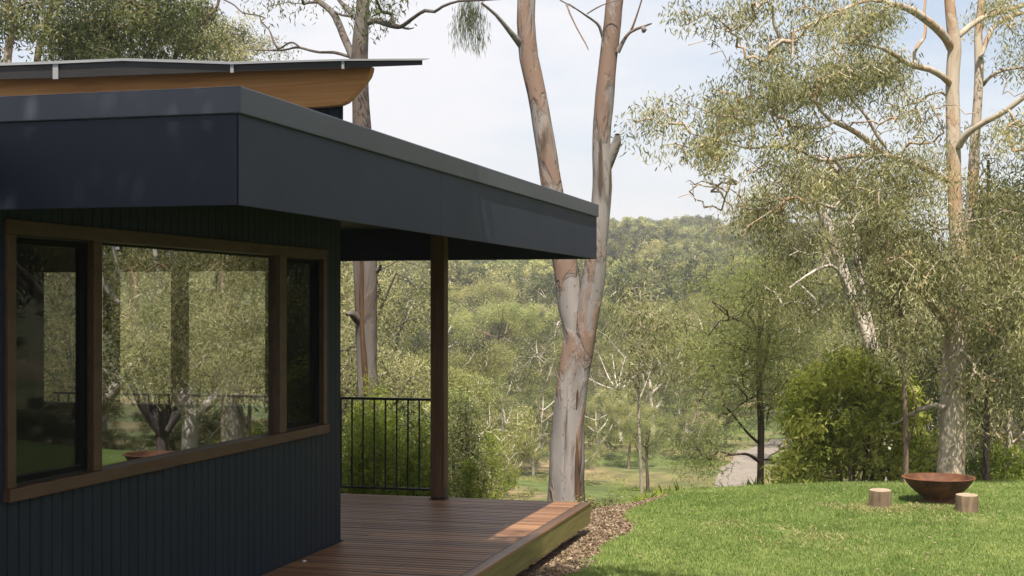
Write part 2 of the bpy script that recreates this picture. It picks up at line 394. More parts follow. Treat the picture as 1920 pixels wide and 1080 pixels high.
def ground_sheet():
    d = np.concatenate([np.arange(-60, 0, 4.0), np.arange(0, 26, 0.25), np.arange(26, 120, 1.2), np.arange(120, 1300, 8.0)])
    a = np.linspace(-1.7, 1.7, 300)
    D, A = np.meshgrid(d, a, indexing='ij')
    U = A*(np.maximum(D, 0)+14)
    X = D*FW[0]+U*RT[0]; Y = D*FW[1]+U*RT[1]
    Z = H(X, Y)
    V = np.stack([X, Y, Z], -1).reshape(-1, 3)
    nd, na = D.shape
    i = np.arange(nd-1)[:, None]*na + np.arange(na-1)[None, :]
    F = np.stack([i, i+1, i+na+1, i+na], -1).reshape(-1, 4)
    m, nt, out = new_mat('ground_cover'); L = nt.links.new
    ge = N(nt, 'ShaderNodeNewGeometry')
    def noise(s, det=6, dist=0.0):
        n = N(nt, 'ShaderNodeTexNoise'); n.inputs['Scale'].default_value = s; n.inputs['Detail'].default_value = det; n.inputs['Distortion'].default_value = dist
        L(ge.outputs['Position'], n.inputs['Vector']); return n
    at = N(nt, 'ShaderNodeAttribute'); at.attribute_name = 'tone'      # 0 lawn, 0.5 mulch, 1 wild
    big = noise(0.11, 5, 0.5); mid = noise(0.9, 6); fine = noise(14, 5)
    wild = ramp(nt, [(0.34, (0.23, 0.185, 0.11)), (0.46, (0.165, 0.155, 0.075)), (0.56, (0.105, 0.140, 0.050)), (0.72, (0.065, 0.085, 0.032))]); L(big.outputs['Fac'], wild.inputs['Fac'])
    wv = N(nt, 'ShaderNodeMixRGB'); wv.blend_type = 'MULTIPLY'; wv.inputs[0].default_value = 0.8
    wr = ramp(nt, [(0.3, (0.45, 0.45, 0.45)), (0.7, (1.25, 1.2, 1.1))]); L(mid.outputs['Fac'], wr.inputs['Fac'])
    L(wild.outputs['Color'], wv.inputs[1]); L(wr.outputs['Color'], wv.inputs[2])
    lawn = ramp(nt, [(0.3, (0.065, 0.10, 0.028)), (0.7, (0.11, 0.155, 0.045))]); L(mid.outputs['Fac'], lawn.inputs['Fac'])
    mul = ramp(nt, [(0.3, (0.07, 0.045, 0.028)), (0.5, (0.17, 0.115, 0.08)), (0.7, (0.27, 0.20, 0.15))]); L(fine.outputs['Fac'], mul.inputs['Fac'])
    s1 = N(nt, 'ShaderNodeMapRange'); s1.inputs['From Min'].default_value = 0.15; s1.inputs['From Max'].default_value = 0.35; L(at.outputs['Fac'], s1.inputs['Value'])
    s2 = N(nt, 'ShaderNodeMapRange'); s2.inputs['From Min'].default_value = 0.65; s2.inputs['From Max'].default_value = 0.85; L(at.outputs['Fac'], s2.inputs['Value'])
    m1 = N(nt, 'ShaderNodeMixRGB'); L(s1.outputs[0], m1.inputs[0]); L(lawn.outputs['Color'], m1.inputs[1]); L(mul.outputs['Color'], m1.inputs[2])
    m2 = N(nt, 'ShaderNodeMixRGB'); L(s2.outputs[0], m2.inputs[0]); L(m1.outputs[0], m2.inputs[1]); L(wv.outputs[0], m2.inputs[2])
    bs = N(nt, 'ShaderNodeBsdfPrincipled'); bs.inputs['Roughness'].default_value = 0.95; bs.inputs['Specular IOR Level'].default_value = 0.1
    bp = N(nt, 'ShaderNodeBump'); bp.inputs['Strength'].default_value = 0.6; bp.inputs['Distance'].default_value = 0.04
    L(fine.outputs['Fac'], bp.inputs['Height']); L(bp.outputs['Normal'], bs.inputs['Normal'])
    L(m2.outputs[0], bs.inputs['Base Color']); L(bs.outputs[0], out.inputs['Surface'])
    # cover kind per vertex
    el = edge_left(Y)
    lawn_m = (X > el) & (D < crest(X, Y)+0.8)
    mulch_m = (X <= el) & (X > -6.5) & (D < 17.6)
    tone = np.where(lawn_m, 0.0, np.where(mulch_m, 0.5, 1.0))
    o = mesh_np('ground', V, F, 4, m, tone=tone.ravel())
    tag(o, kind='structure')
ground_sheet()

def ribbon(name, pts, widths, mat, lift=0.03, sub=10):
    pts = np.array(pts, float)
    t = np.arange(len(pts)); tt = np.linspace(0, len(pts)-1, (len(pts)-1)*sub+1)
    X = np.interp(tt, t, pts[:, 0]); Y = np.interp(tt, t, pts[:, 1]); W = np.interp(tt, t, widths)
    k = np.ones(sub)/sub
    for q in range(2):
        Xp = np.pad(X, sub//2, mode='edge'); Yp = np.pad(Y, sub//2, mode='edge')
        X2 = np.convolve(Xp, k, 'same')[sub//2:-(sub//2)]; Y2 = np.convolve(Yp, k, 'same')[sub//2:-(sub//2)]
        X2[0], Y2[0], X2[-1], Y2[-1] = X[0], Y[0], X[-1], Y[-1]; X, Y = X2, Y2
    dx = np.gradient(X); dy = np.gradient(Y); l = np.hypot(dx, dy)+1e-9
    nx, ny = -dy/l, dx/l
    V = []; nc = 7
    for j in range(nc):
        s = (j/(nc-1)-0.5)*W*(1+0.10*(vnoise(tt*1.7, tt*0+j, 4)-0.5))
        x = X+nx*s; y = Y+ny*s
        V.append(np.stack([x, y, H(x, y)+lift], -1))
    V = np.stack(V, 1).reshape(-1, 3)
    n = len(X)
    i = np.arange(n-1)[:, None]*nc + np.arange(nc-1)[None, :]
    F = np.stack([i, i+1, i+nc+1, i+nc], -1).reshape(-1, 4)
    return mesh_np(name, V, F, 4, mat)

M['road'] = surf('pale_gravel_road', [(0.3, (0.16, 0.14, 0.12)), (0.7, (0.25, 0.22, 0.19))], nscale=2.5, detail=8, rough=0.95, bump=0.3)
M['dirt'] = surf('brown_dirt_track', [(0.3, (0.14, 0.09, 0.055)), (0.7, (0.26, 0.18, 0.12))], nscale=2.5, detail=8, rough=0.95, bump=0.3)
def G(px, d):
    p = CAM+FW*d+RT*((px-960)/FPX*d); return (p[0], p[1])
tag(ribbon('road', [G(1346, 62), G(1366, 72), G(1382, 84), G(1405, 96), G(1428, 104), G(1470, 110)], [2.6, 2.7, 2.5, 2.2, 2.0, 1.8], M['road'], 0.10), kind='structure')
#tag(ribbon('dirt_track', [G(1262, 80), G(1253, 90), G(1275, 100), G(1310, 106), G(1350, 108)], [0.5, 0.55, 0.55, 0.5, 0.4], M['dirt'], 0.12), kind='structure')
tag(ribbon('dirt_bank', [G(1260, 175), G(1320, 170), G(1420, 172), G(1500, 170)], [3.0, 4.0, 4.0, 3.0], M['dirt'], 0.3), kind='structure')

# ------------------------------------------------------------------ house
WX = -4.49            # window wall plane
WY = 11.12            # far corner of the wall
RX = -2.99            # outer face of the verandah roof
RY0, RY1 = 6.15, 14.27
def wallY(px):
    k = FW[0]+(px-960)/FPX*RT[0]; d = WX/k
    return d*(FW[1]+(px-960)/FPX*RT[1])
house = empty('house', (-6.5, 9.0, 0.0), 'dark navy timber-clad house with a flat verandah roof and long brown framed window', 'house')

def clad_strip(mb, y0, y1, z0, z1, x=WX, step=0.102, g=0.006, dp=0.008, axis='y', sgn=1):
    pts = []; k = math.floor(y0/step)*step
    ys = [(y0, 0)]
    while k < y1:
        for off, dd in ((-g, 0), (-g*0.4, dp), (g*0.4, dp), (g, 0)):
            yy = k+off
            if y0 < yy < y1: ys.append((yy, dd))
        k += step
    ys.append((y1, 0))
    vs = []; fs = []
    for yy, dd in ys:
        if axis == 'y':
            vs += [(x-sgn*dd, yy, z0), (x-sgn*dd, yy, z1)]
        else:
            vs += [(yy, x-sgn*dd, z0), (yy, x-sgn*dd, z1)]
    for i in range(len(ys)-1): fs.append((2*i, 2*i+2, 2*i+3, 2*i+1))
    mb.add(vs, fs)

wy0, wy1 = wallY(8), wallY(609)     # window frame extents
wz0, wz1 = 0.93, 2.40
mb = MB()
clad_strip(mb, 3.0, WY, -0.45, wz0); clad_strip(mb, 3.0, WY, wz1, 2.80)
clad_strip(mb, 3.0, wy0, wz0, wz1); clad_strip(mb, wy1, WY, wz0, wz1)
mb.build('wall', M['cladding'], house)
# return wall facing the rear deck, with an opening, and the hidden walls
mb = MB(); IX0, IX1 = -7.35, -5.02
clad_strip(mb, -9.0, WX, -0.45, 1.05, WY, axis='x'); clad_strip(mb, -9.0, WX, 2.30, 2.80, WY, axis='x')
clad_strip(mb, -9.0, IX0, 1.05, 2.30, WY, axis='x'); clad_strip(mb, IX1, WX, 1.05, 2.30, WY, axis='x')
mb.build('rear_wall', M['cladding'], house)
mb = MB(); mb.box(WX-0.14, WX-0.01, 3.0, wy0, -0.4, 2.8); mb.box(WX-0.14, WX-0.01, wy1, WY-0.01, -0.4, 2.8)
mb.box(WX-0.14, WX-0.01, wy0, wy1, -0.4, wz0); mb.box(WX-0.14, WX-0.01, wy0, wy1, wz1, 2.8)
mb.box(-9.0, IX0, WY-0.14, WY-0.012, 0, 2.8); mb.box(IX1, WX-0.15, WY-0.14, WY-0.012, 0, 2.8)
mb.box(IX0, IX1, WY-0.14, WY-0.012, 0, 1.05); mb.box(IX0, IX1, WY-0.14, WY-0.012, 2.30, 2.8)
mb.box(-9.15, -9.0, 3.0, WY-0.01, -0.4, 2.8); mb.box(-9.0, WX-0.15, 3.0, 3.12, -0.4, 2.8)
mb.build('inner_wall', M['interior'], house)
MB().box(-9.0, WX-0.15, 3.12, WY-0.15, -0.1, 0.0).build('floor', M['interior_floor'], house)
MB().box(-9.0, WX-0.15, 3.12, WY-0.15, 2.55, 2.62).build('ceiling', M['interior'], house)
# rear window
rw = MB()
for x0, x1 in ((IX0, IX0+0.06), (IX1-0.06, IX1), (-6.62, -6.54)): rw.box(x0, x1, WY-0.13, WY+0.02, 1.05, 2.30)
rw.box(IX0, IX1, WY-0.12, WY+0.025, 1.05, 1.11); rw.box(IX0, IX1, WY-0.12, WY+0.025, 2.24, 2.30)
rwo = rw.build('rear_window', M['frame'], house)
# kitchen bench inside
kb = MB(); kb.box(-8.9, -7.6, 4.5, 9.0, 0, 0.9); kb.box(-8.95, -7.55, 4.45, 9.05, 0.905, 0.945)
kb.build('kitchen_bench', M['interior'], house)

# main window: outer frame, mullions, sashes, glass, screens
win = MB(); fx0, fx1 = WX-0.10, WX+0.022
t = 0.078
win.box(fx0, fx1, wy0, wy1, wz1-t, wz1); win.box(fx0, fx1+0.02, wy0-0.01, wy1+0.01, wz0, wz0+0.07)
win.box(fx0, fx1, wy0, wy0+0.075, wz0+0.07, wz1-t); win.box(fx0, fx1, wy1-0.07, wy1, wz0+0.07, wz1-t)
ma0, ma1 = wallY(170), wallY(186); mb0, mb1 = wallY(520), wallY(533)
win.box(fx0, fx1, ma0, ma1, wz0+0.07, wz1-t); win.box(fx0, fx1, mb0, mb1, wz0+0.07, wz1-t)
window = win.build('window', M['frame'], house, bevel=0.004)
def sub(mbx, name, mat, parent, bevel=0):
    """sub-part: coordinates relative to the house base like its parent"""
    v = np.array(mbx.v)-np.array(house.location); mbx.v = [tuple(p) for p in v]
    return mbx.build(name, mat, parent, bevel=bevel)
hl = np.array(house.location)
for (a, b) in ((wy0+0.075, ma0), (mb1, wy1-0.07)):
    s = MB(); q = 0.045; x0, x1 = WX-0.06, WX-0.02
    s.box(x0, x1, a, b, wz0+0.07, wz0+0.07+q); s.box(x0, x1, a, b, wz1-t-q, wz1-t)
    s.box(x0, x1, a, a+q, wz0+0.07+q, wz1-t-q); s.box(x0, x1, b-q, b, wz0+0.07+q, wz1-t-q)
    sub(s, 'sash', M['black_metal'], window)
    g = MB(); g.box(WX-0.045, WX-0.041, a+q, b-q, wz0+0.07+q, wz1-t-q); sub(g, 'glass', M['glass'], window)
    g = MB(); g.box(WX-0.016, WX-0.015, a+0.012, b-0.012, wz0+0.085, wz1-t-0.012); sub(g, 'fly_screen', M['screen'], window)
g = MB(); g.box(WX-0.03, WX-0.026, ma1, mb0, wz0+0.07, wz1-t); sub(g, 'glass', M['glass'], window)

# verandah roof
roof = MB(); roof.box(-9.6, RX-0.012, RY0+0.012, RY1-0.012, 2.79, 2.94)
roof_o = roof.build('roof', M['charcoal'], house)
s = MB(); s.box(-9.55, RX-0.05, RY0+0.05, RY1-0.05, 2.755, 2.786); sub(s, 'soffit', M['soffit'], roof_o)
s = MB()   # fascia panels: front, two on the long side with a joint, back
jy = 11.16
def fy(px):
    k = FW[0]+(px-960)/FPX*RT[0]; d = RX/k
    return d*(FW[1]+(px-960)/FPX*RT[1])
jy = fy(826)
s.box(-9.6, RX-0.004, RY0, RY0+0.012, 2.42, 2.86)
s.box(RX-0.012, RX, RY0+0.0, jy-0.0015, 2.42, 2.86)
s.box(RX-0.012, RX, jy+0.0015, RY1, 2.42, 2.86)
s.box(-9.6, RX-0.012, RY1-0.012, RY1, 2.42, 2.86)
s.box(-9.6, RX-0.012, RY0+0.0125, RY0+0.05, 2.425, 2.80); s.box(RX-0.05, RX-0.0125, RY0+0.05, RY1-0.05, 2.425, 2.80); s.box(-9.6, RX-0.012, RY1-0.05, RY1-0.0125, 2.425, 2.80)
sub(s, 'fascia', M['charcoal'], roof_o, bevel=0.002)
s = MB(); c = 0.018
o_ = [(-9.6, RY0-c), (RX+c, RY0-c), (RX+c, RY1+c), (-9.6, RY1+c)]; i_ = [(-9.6, RY0+0.15), (RX-0.15, RY0+0.15), (RX-0.15, RY1-0.15), (-9.6, RY1-0.15)]
vs_ = [(x, y, z) for z in (2.845, 2.973) for ring in (o_, i_) for x, y in ring]
fs_ = []
for q_ in range(3):
    a_, b_ = q_, q_+1
    fs_ += [(a_, b_, b_+8, a_+8), (4+b_, 4+a_, 12+a_, 12+b_), (8+a_, 8+b_, 12+b_, 12+a_), (b_, a_, 4+a_, 4+b_)]
s.add(vs_, fs_)
sub(s, 'capping', M['capping'], roof_o, bevel=0.006)

# posts
PX0, PX1, PY0, PY1 = -4.60, -4.455, 13.79, 13.93
pb = MB(); pb.box(PX0, PX1, PY0, PY1, 0.012, 2.76); pb.build('post', M['post'], house, bevel=0.006)
pb = MB(); pb.box(-7.50, -7.355, PY0, PY1, 0.012, 2.76); pb.build('post', M['post'], house, bevel=0.006)

for x_ in (PX0, -7.50):
    q_ = MB(); q_.box(x_-0.012, x_+0.157, PY0-0.012, PY1+0.012, 0.003, 0.011); q_.box(x_-0.006, x_-0.001, PY0+0.03, PY1-0.03, 0.011, 0.12); q_.box(x_+0.146, x_+0.151, PY0+0.03, PY1-0.03, 0.011, 0.12)
    q_.build('post_shoe', M['black_metal'], house)

# upper storey and its roof
def U(px, py, Y):
    k = (px-960)/FPX; d = Y/(FW[1]+k*RT[1]); return (d*(FW[0]+k*RT[0]), 1.95-(py-573)/FPX*d)
UY = 11.10
mbu = MB(); ux = U(643, 200, UY)[0]
clad_strip(mbu, -12.0, ux, 2.95, 3.70, UY, axis='x', sgn=-1)
mbu.build('upper_wall', M['cladding'], house)
MB().prism([(-12.0, 2.95), (ux-0.003, 2.95), (ux-0.003, 3.72), (-12.0, 3.72)], UY+0.012, 12.5, -0.86, 0.0).build('upper_side_wall', M['cladding'], house)
bm = MB(); BY = 10.98
prof = [U(-260, 150, BY), U(0, 147, BY), U(300, 138, BY), U(695, 124, BY), U(694.5, 131, BY), U(691, 142, BY), U(683, 154, BY), U(671, 168, BY), U(659, 181, BY), U(649, 191, BY), U(638, 196, BY), U(610, 199, BY), U(565, 202, BY), U(0, 226, BY), U(-260, 235, BY)]
bm.prism(prof, BY, BY+0.09)
bm.build('gable_beam', M['beam'], house, bevel=0.004)
RYU = 10.72
rf = MB()
lo = [(-260, 154), (0, 148.5), (105, 146), (435, 134), (643, 127.5), (792, 122)]
hi = [(792, 112), (643, 112.8), (540, 116), (435, 118), (330, 114.5), (230, 111.5), (105, 118), (0, 122), (-260, 132)]
rf.prism([U(x, y, RYU) for x, y in lo+hi], RYU, 12.7, -1.05, 0.36)
ur = rf.build('upper_roof', M['black_metal'], house)
s = MB()
top = [(805, 110.2), (792, 110.2), (643, 111), (540, 114), (435, 116), (330, 112.5), (230, 109.5), (105, 115), (0, 118.5), (-260, 128)]
bot = [(x, y+ (3.4 if x > 500 else 5.0)) for x, y in top[::-1]]; bot[-1] = (805, 111.6)
s.prism([U(x, y-0.6, RYU-0.03) for x, y in top+bot], RYU-0.03, 12.8, -1.10, 0.375)
sub(s, 'roof_sheet', M['zinc'], ur)
for px, w, y0, y1 in ((104, 10, 118, 148), (435, 6, 117, 136), (643, 5, 112, 129)):
    s = MB(); a = U(px-w/2, y0, RYU-0.012); b = U(px+w/2, y1, RYU-0.012)
    s.box(a[0], b[0], RYU-0.014, RYU-0.002, b[1], a[1]); sub(s, 'bracket', M['zinc'], ur)

# ------------------------------------------------------------------ deck, railing
DX1, DY1 = -2.985, 13.97
deck = empty('deck', (-4.5, 10.5, -0.2), 'raised timber deck of reddish brown boards with a greenish pine edge', 'deck')
def deck_boards():
    V = []; F = []; T = []
    y = 3.0; bw = 0.088; gap = 0.005
    k = 0
    while y+bw <= DY1:
        cuts = [-9.0]
        x = -9.0+random.uniform(0.5, 3)
        while x < DX1-0.4: cuts.append(x); x += random.uniform(1.8, 3.6)
        cuts.append(DX1-0.10)
        for a, b in zip(cuts, cuts[1:]):
            if y < WY-0.0 and b < WX-0.2: continue
            a2 = max(a, WX+0.012) if y < WY+0.01 else a
            if b-a2 < 0.05: continue
            zt = random.uniform(-0.001, 0.001); bv = 0.004
            i = len(V)
            V += [(a2+0.001, y, -0.024), (a2+0.001, y, zt-bv), (a2+0.001, y+bv, zt), (a2+0.001, y+bw-bv, zt), (a2+0.001, y+bw, zt-bv), (a2+0.001, y+bw, -0.024)]
            V += [(b-0.001, p[1], p[2]) for p in V[i:i+6]]
            for j in range(5): F.append((i+j, i+j+1, i+j+7, i+j+6))
            F.append((i, i+6, i+7, i+1)) if False else None
            T += [random.random()]*12
        y += bw+gap; k += 1
    F = [f for f in F if f]
    i = len(V)   # border board along the open edge
    xa, xb = DX1-0.095, DX1
    V += [(xa, 3.0, -0.024), (xa, 3.0, 0.001), (xb, 3.0, 0.001), (xb, 3.0, -0.024), (xa, DY1, -0.024), (xa, DY1, 0.001), (xb, DY1, 0.001), (xb, DY1, -0.024)]
    F += [(i, i+1, i+5, i+4), (i+1, i+2, i+6, i+5), (i+2, i+3, i+7, i+6), (i+4, i+5, i+6, i+7)]; T += [0.55]*8
    V = np.array(V)-np.array(deck.location)
    mesh_np('decking', V, np.array(F), 4, M['deck'], deck, smooth=False, tone=T)
deck_boards()
MB().box(DX1-0.045, DX1-0.003, 3.0, DY1-0.004, -0.205, -0.0255).build('edge_board', M['fascia_wood'], deck, bevel=0.003)
MB().box(-9.0, DX1-0.05, DY1-0.045, DY1-0.003, -0.205, -0.0255).build('edge_board', M['fascia_wood'], deck, bevel=0.003)
jj = MB()
for k in range(9): jj.box(-9.0 if k > 5 else WX, DX1-0.06, 3.6+k*1.2, 3.645+k*1.2, -0.20, -0.026)
jj.box(-4.0, -3.95, 3.0, DY1-0.05, -0.33, -0.203); jj.box(-3.3, -3.25, 3.0, DY1-0.05, -0.33, -0.203)
jj.build('joists', M['post'], deck)
M['lamp_cap'] = surf('pale_plastic_cap', [(0.3, (0.7, 0.7, 0.68)), (0.7, (0.8, 0.8, 0.78))], rough=0.4)
for px, py in ((570, 1053), (822, 934)):
    d = 1.95*FPX/(py-573); q = P(px, py, d)
    m_ = MB(); m_.lathe([(0.018, 0.0), (0.018, 0.004), (0.012, 0.008), (0.002, 0.009)], 16)
    m_.v = [(a+q[0], b+q[1], c_+0.002) for a, b, c_ in m_.v]; m_.build('deck_cap', M['lamp_cap'], deck)

rail = empty('railing', (-6.0, 13.9, 0.0), 'thin black metal balustrade along the back edge of the deck', 'railing')
def railing(x0, x1, y):
    MB().box(x0, x1, y-0.02, y+0.02, 0.985, 1.01).build('top_rail', M['black_metal'], rail)
    MB().box(x0, x1, y-0.012, y+0.012, 0.075, 0.095).build('bottom_rail', M['black_metal'], rail)
    x = x0+0.06
    while x < x1-0.02:
        MB().box(x-0.007, x+0.007, y-0.007, y+0.007, 0.095, 0.985).build('baluster', M['black_metal'], rail)
        x += 0.1215
railing(-7.352, PX0-0.003, 13.86)
railing(-8.95, -7.503, 13.861)

# ------------------------------------------------------------------ fire bowl, log seats
def fire_bowl():
    d = (1.95-LAWN_Z)*FPX/(944-573); q = P(1760, 944, d)
    z0 = Hs(q[0], q[1])
    o = empty('fire_bowl', (q[0], q[1], z0), 'wide rusty brown steel fire bowl on a flared foot standing on the lawn', 'fire bowl')
    R = 0.405; h = 0.325
    outer = [(0.19, 0.0), (0.192, 0.01), (0.178, 0.03), (0.165, 0.055), (0.17, 0.075), (0.215, 0.108), (0.265, 0.15), (0.315, 0.205), (0.355, 0.26), (0.378, 0.30), (0.383, 0.313)]
    outer = [(a, c*0.9) for a, c in outer]
    rim = [(0.405, 0.286), (0.407, 0.292), (0.400, 0.297), (0.375, 0.294)]
    inner = [(0.368, 0.28), (0.345, 0.24), (0.300, 0.19), (0.24, 0.15), (0.16, 0.11), (0.02, 0.095)]
    m_ = MB(); m_.lathe(outer, 64, close=False); m_.v = [(a+q[0], b+q[1], c+z0) for a, b, c in m_.v]
    m_.build('bowl', M['rust'], o, smooth=True)
    m_ = MB(); m_.lathe([outer[-1]]+rim, 64, close=False); m_.v = [(a+q[0], b+q[1], c+z0) for a, b, c in m_.v]
    m_.build('rim', M['rust'], o, smooth=True)
    m_ = MB(); m_.lathe([rim[-1]]+inner, 64, close=False); m_.v = [(a+q[0], b+q[1], c+z0) for a, b, c in m_.v]
    m_.build('inner_dish', M['rust'], o, smooth=True)
fire_bowl()
def log_seat(px, py, r, h, label, seed, tilt):
    d = (1.95-LAWN_Z)*FPX/(py-573); q = P(px, py, d); z0 = Hs(q[0], q[1])
    o = empty('log_seat', (q[0], q[1], z0-0.01), label, 'log seat', 'cut log seats around the fire bowl')
    wob = lambda a, z: 0.035*math.sin(2*a+seed)+0.025*math.sin(5*a+seed*2)+0.012*math.sin(11*a+seed*5)
    m_ = MB(); m_.lathe([(r*1.03, 0), (r*1.0, 0.03), (r*0.975, h*0.5), (r*0.965, h-0.012), (r*0.94, h)], 48, wob, close=False)
    b = m_.build('log', M['stump'], None, smooth=True); b.parent = o
    m_ = MB(); m_.lathe([(r*0.94, h), (r*0.5, h+0.002), (0.004, h+0.001)], 48, wob, close=True)
    m_.f = m_.f[:-2]+[m_.f[-1]]
    tpo = m_.build('sawn_top', M['stump_top'], None); tpo.parent = o
    o.rotation_euler = (math.radians(tilt), math.radians(-1.5), seed)
log_seat(1650, 951, 0.128, 0.205, 'brown sawn log seat left of the rusty fire bowl', 1.0, 2.0)
log_seat(1813, 960, 0.124, 0.20, 'pale sawn log seat in front of the right side of the fire bowl', 2.4, -1.5)

# ------------------------------------------------------------------ tubes and leaves for trees
def tube_mesh(paths):
    """paths: list of (pts Nx3, radii N, nsides, seed or None) -> verts, quads"""
    VV = []; FF = []; off = 0
    for pts, rad, ns, sd in paths:
        pts = np.asarray(pts, float); n = len(pts)
        if n < 2: continue
        tg = np.gradient(pts, axis=0); tg /= (np.linalg.norm(tg, axis=1)[:, None]+1e-9)
        ref = np.array([1.0, 0, 0]) if abs(tg[:, 0]).mean() < 0.7 else np.array([0, 1.0, 0])
        a = ref - (tg@ref)[:, None]*tg; a /= np.linalg.norm(a, axis=1)[:, None]+1e-9
        b = np.cross(tg, a)
        th = np.arange(ns)*2*np.pi/ns
        R = np.asarray(rad, float)[:, None]*np.ones(ns)[None, :]
        if sd is not None:
            zc = np.cumsum(np.r_[0, np.linalg.norm(np.diff(pts, axis=0), axis=1)])
            nn = vnoise(zc[:, None]*2.2+np.cos(th)*0.9+sd*13, np.sin(th)[None, :]*0.9+sd*7+zc[:, None]*0.15, 21)-0.5
            n2 = vnoise(zc[:, None]*6+np.cos(th)*1.9+sd*3, np.sin(th)[None, :]*1.9+sd*5+zc[:, None]*0.6, 22)-0.5
            R = R*(1+0.13*nn+0.06*n2)
        ring = pts[:, None, :] + R[..., None]*(np.cos(th)[None, :, None]*a[:, None, :]+np.sin(th)[None, :, None]*b[:, None, :])
        VV.append(ring.reshape(-1, 3))
        i = np.arange(n-1)[:, None]*ns + np.arange(ns)[None, :]; j = np.arange(n-1)[:, None]*ns + (np.arange(ns)[None, :]+1) % ns
        FF.append(np.stack([i, j, j+ns, i+ns], -1).reshape(-1, 4)+off)
        off += n*ns
    return np.concatenate(VV), np.concatenate(FF)

def spline(pts, step):
    pts = np.array(pts, float)
    if len(pts) < 3:
        n = max(2, int(np.linalg.norm(pts[-1, :3]-pts[0, :3])/step)+1)
        return pts[0]+(pts[-1]-pts[0])*np.linspace(0, 1, n)[:, None]
    Pp = np.vstack([2*pts[0]-pts[1], pts, 2*pts[-1]-pts[-2]])
    out = []
    for i in range(1, len(Pp)-2):
        p0, p1, p2, p3 = Pp[i-1], Pp[i], Pp[i+1], Pp[i+2]
        n = max(2, int(np.linalg.norm(p2[:3]-p1[:3])/step))
        for t in np.arange(n)/n:
            out.append(0.5*((2*p1)+(-p0+p2)*t+(2*p0-5*p1+4*p2-p3)*t*t+(-p0+3*p1-3*p2+p3)*t**3))
    out.append(pts[-1]); return np.array(out)

def leaves(centres, n_per, spread, L, W, droop=0.6, R=None, squash=0.8, twotone=0.35):
    """narrow folded leaves round each centre; returns verts, quads, tone"""
    R = R or rng
    centres = np.asarray(centres, float); nc = len(centres)
    if np.isscalar(spread): spread = np.full(nc, spread)
    cnt = np.maximum(1, (n_per*R.uniform(0.6, 1.4, nc)).astype(int))
    idx = np.repeat(np.arange(nc), cnt); n = len(idx)
    off = R.normal(0, 1, (n, 3)); rr = np.linalg.norm(off, axis=1)[:, None]
    off = off/np.maximum(rr, 1e-6)*np.minimum(rr, 1.9)
    off[:, 2] *= squash
    p = centres[idx] + off*(spread[idx][:, None]*0.6)
    dr = R.normal(0, 1, (n, 3)); dr /= np.linalg.norm(dr, axis=1)[:, None]
    dr = dr*(1-droop*0.75); dr[:, 2] -= droop
    dr /= np.linalg.norm(dr, axis=1)[:, None]
    rnd = R.normal(0, 1, (n, 3)); sd = np.cross(dr, rnd); sd /= np.linalg.norm(sd, axis=1)[:, None]+1e-9
    l = L*R.uniform(0.6, 1.35, n)[:, None]; w = W*R.uniform(0.7, 1.3, n)[:, None]
    bend = np.cross(dr, sd)*l*0.12
    v = np.stack([p, p+dr*l*0.42+sd*w*0.5+bend, p+dr*l, p+dr*l*0.42-sd*w*0.5+bend], 1).reshape(-1, 3)
    f = np.arange(n*4).reshape(-1, 4)
    ct = R.uniform(0, 1, nc)
    tone = np.clip(0.5+(ct[idx]-0.5)*twotone*1.6+R.normal(0, 0.17, n), 0, 1)
    return v, f, np.repeat(tone, 4)

def colonise(skel, centres, step=0.28, wob=0.12, rtip=0.006, rexp=0.42, bias=(0, 0, 0), R=None, lift=0.15):
    """joins every centre to the nearest point of the growing skeleton; returns twig tubes"""
    R = R or rng
    nodes = np.array(skel, float); nb = len(nodes)
    par = list(range(-1, nb-1)); cnt = np.zeros(nb+len(centres)*40)
    buf = np.zeros((nb+len(centres)*40, 3)); buf[:nb] = nodes; n = nb
    par = [-1]*nb
    c = np.asarray(centres, float)
    dist0 = np.array([np.min(((nodes-q)**2).sum(1)) for q in c]); order = np.argsort(dist0)
    paths = []
    for k in order:
        q = c[k]
        dd = buf[:n]-q; ds = np.sqrt((dd**2).sum(1)) + 0.35*np.maximum(0, dd[:, 2])
        a = int(np.argmin(ds)); A = buf[a].copy(); D = q-A; dl = np.linalg.norm(D)
        if dl < step*0.5: cnt[a] += 1; continue
        m = max(2, min(36, int(dl/step)+1)); t = np.linspace(0, 1, m+1)[1:]
        up = np.array([0, 0, 1.0])*dl*lift
        nrm = R.normal(0, 1, 3); nrm -= nrm@D/dl**2*D; nrm /= np.linalg.norm(nrm)+1e-9
        pts = A + D*t[:, None] + up*(np.sin(np.pi*t)[:, None]) + nrm*dl*wob*np.sin(np.pi*t*R.uniform(0.8, 2.2))[:, None]*(1-t[:, None]*0.3)
        pts += R.normal(0, step*0.065, pts.shape)*np.where(t < 1, 1, 0)[:, None]
        path = [a]
        for p_ in pts:
            buf[n] = p_; par.append(path[-1]); path.append(n); n += 1
        paths.append(path); cnt[path[-1]] += 1
    for i in range(n-1, nb-1, -1):
        if par[i] >= 0: cnt[par[i]] += cnt[i]
    out = []
    for path in paths:
        r = rtip*np.maximum(cnt[path], 1)**rexp
        r[0] = min(r[0], r[1]*1.1); pts = buf[path]
        out.append((pts, r, 6 if r[1] > 0.03 else (4 if r[1] > 0.014 else 3), None))
    return out

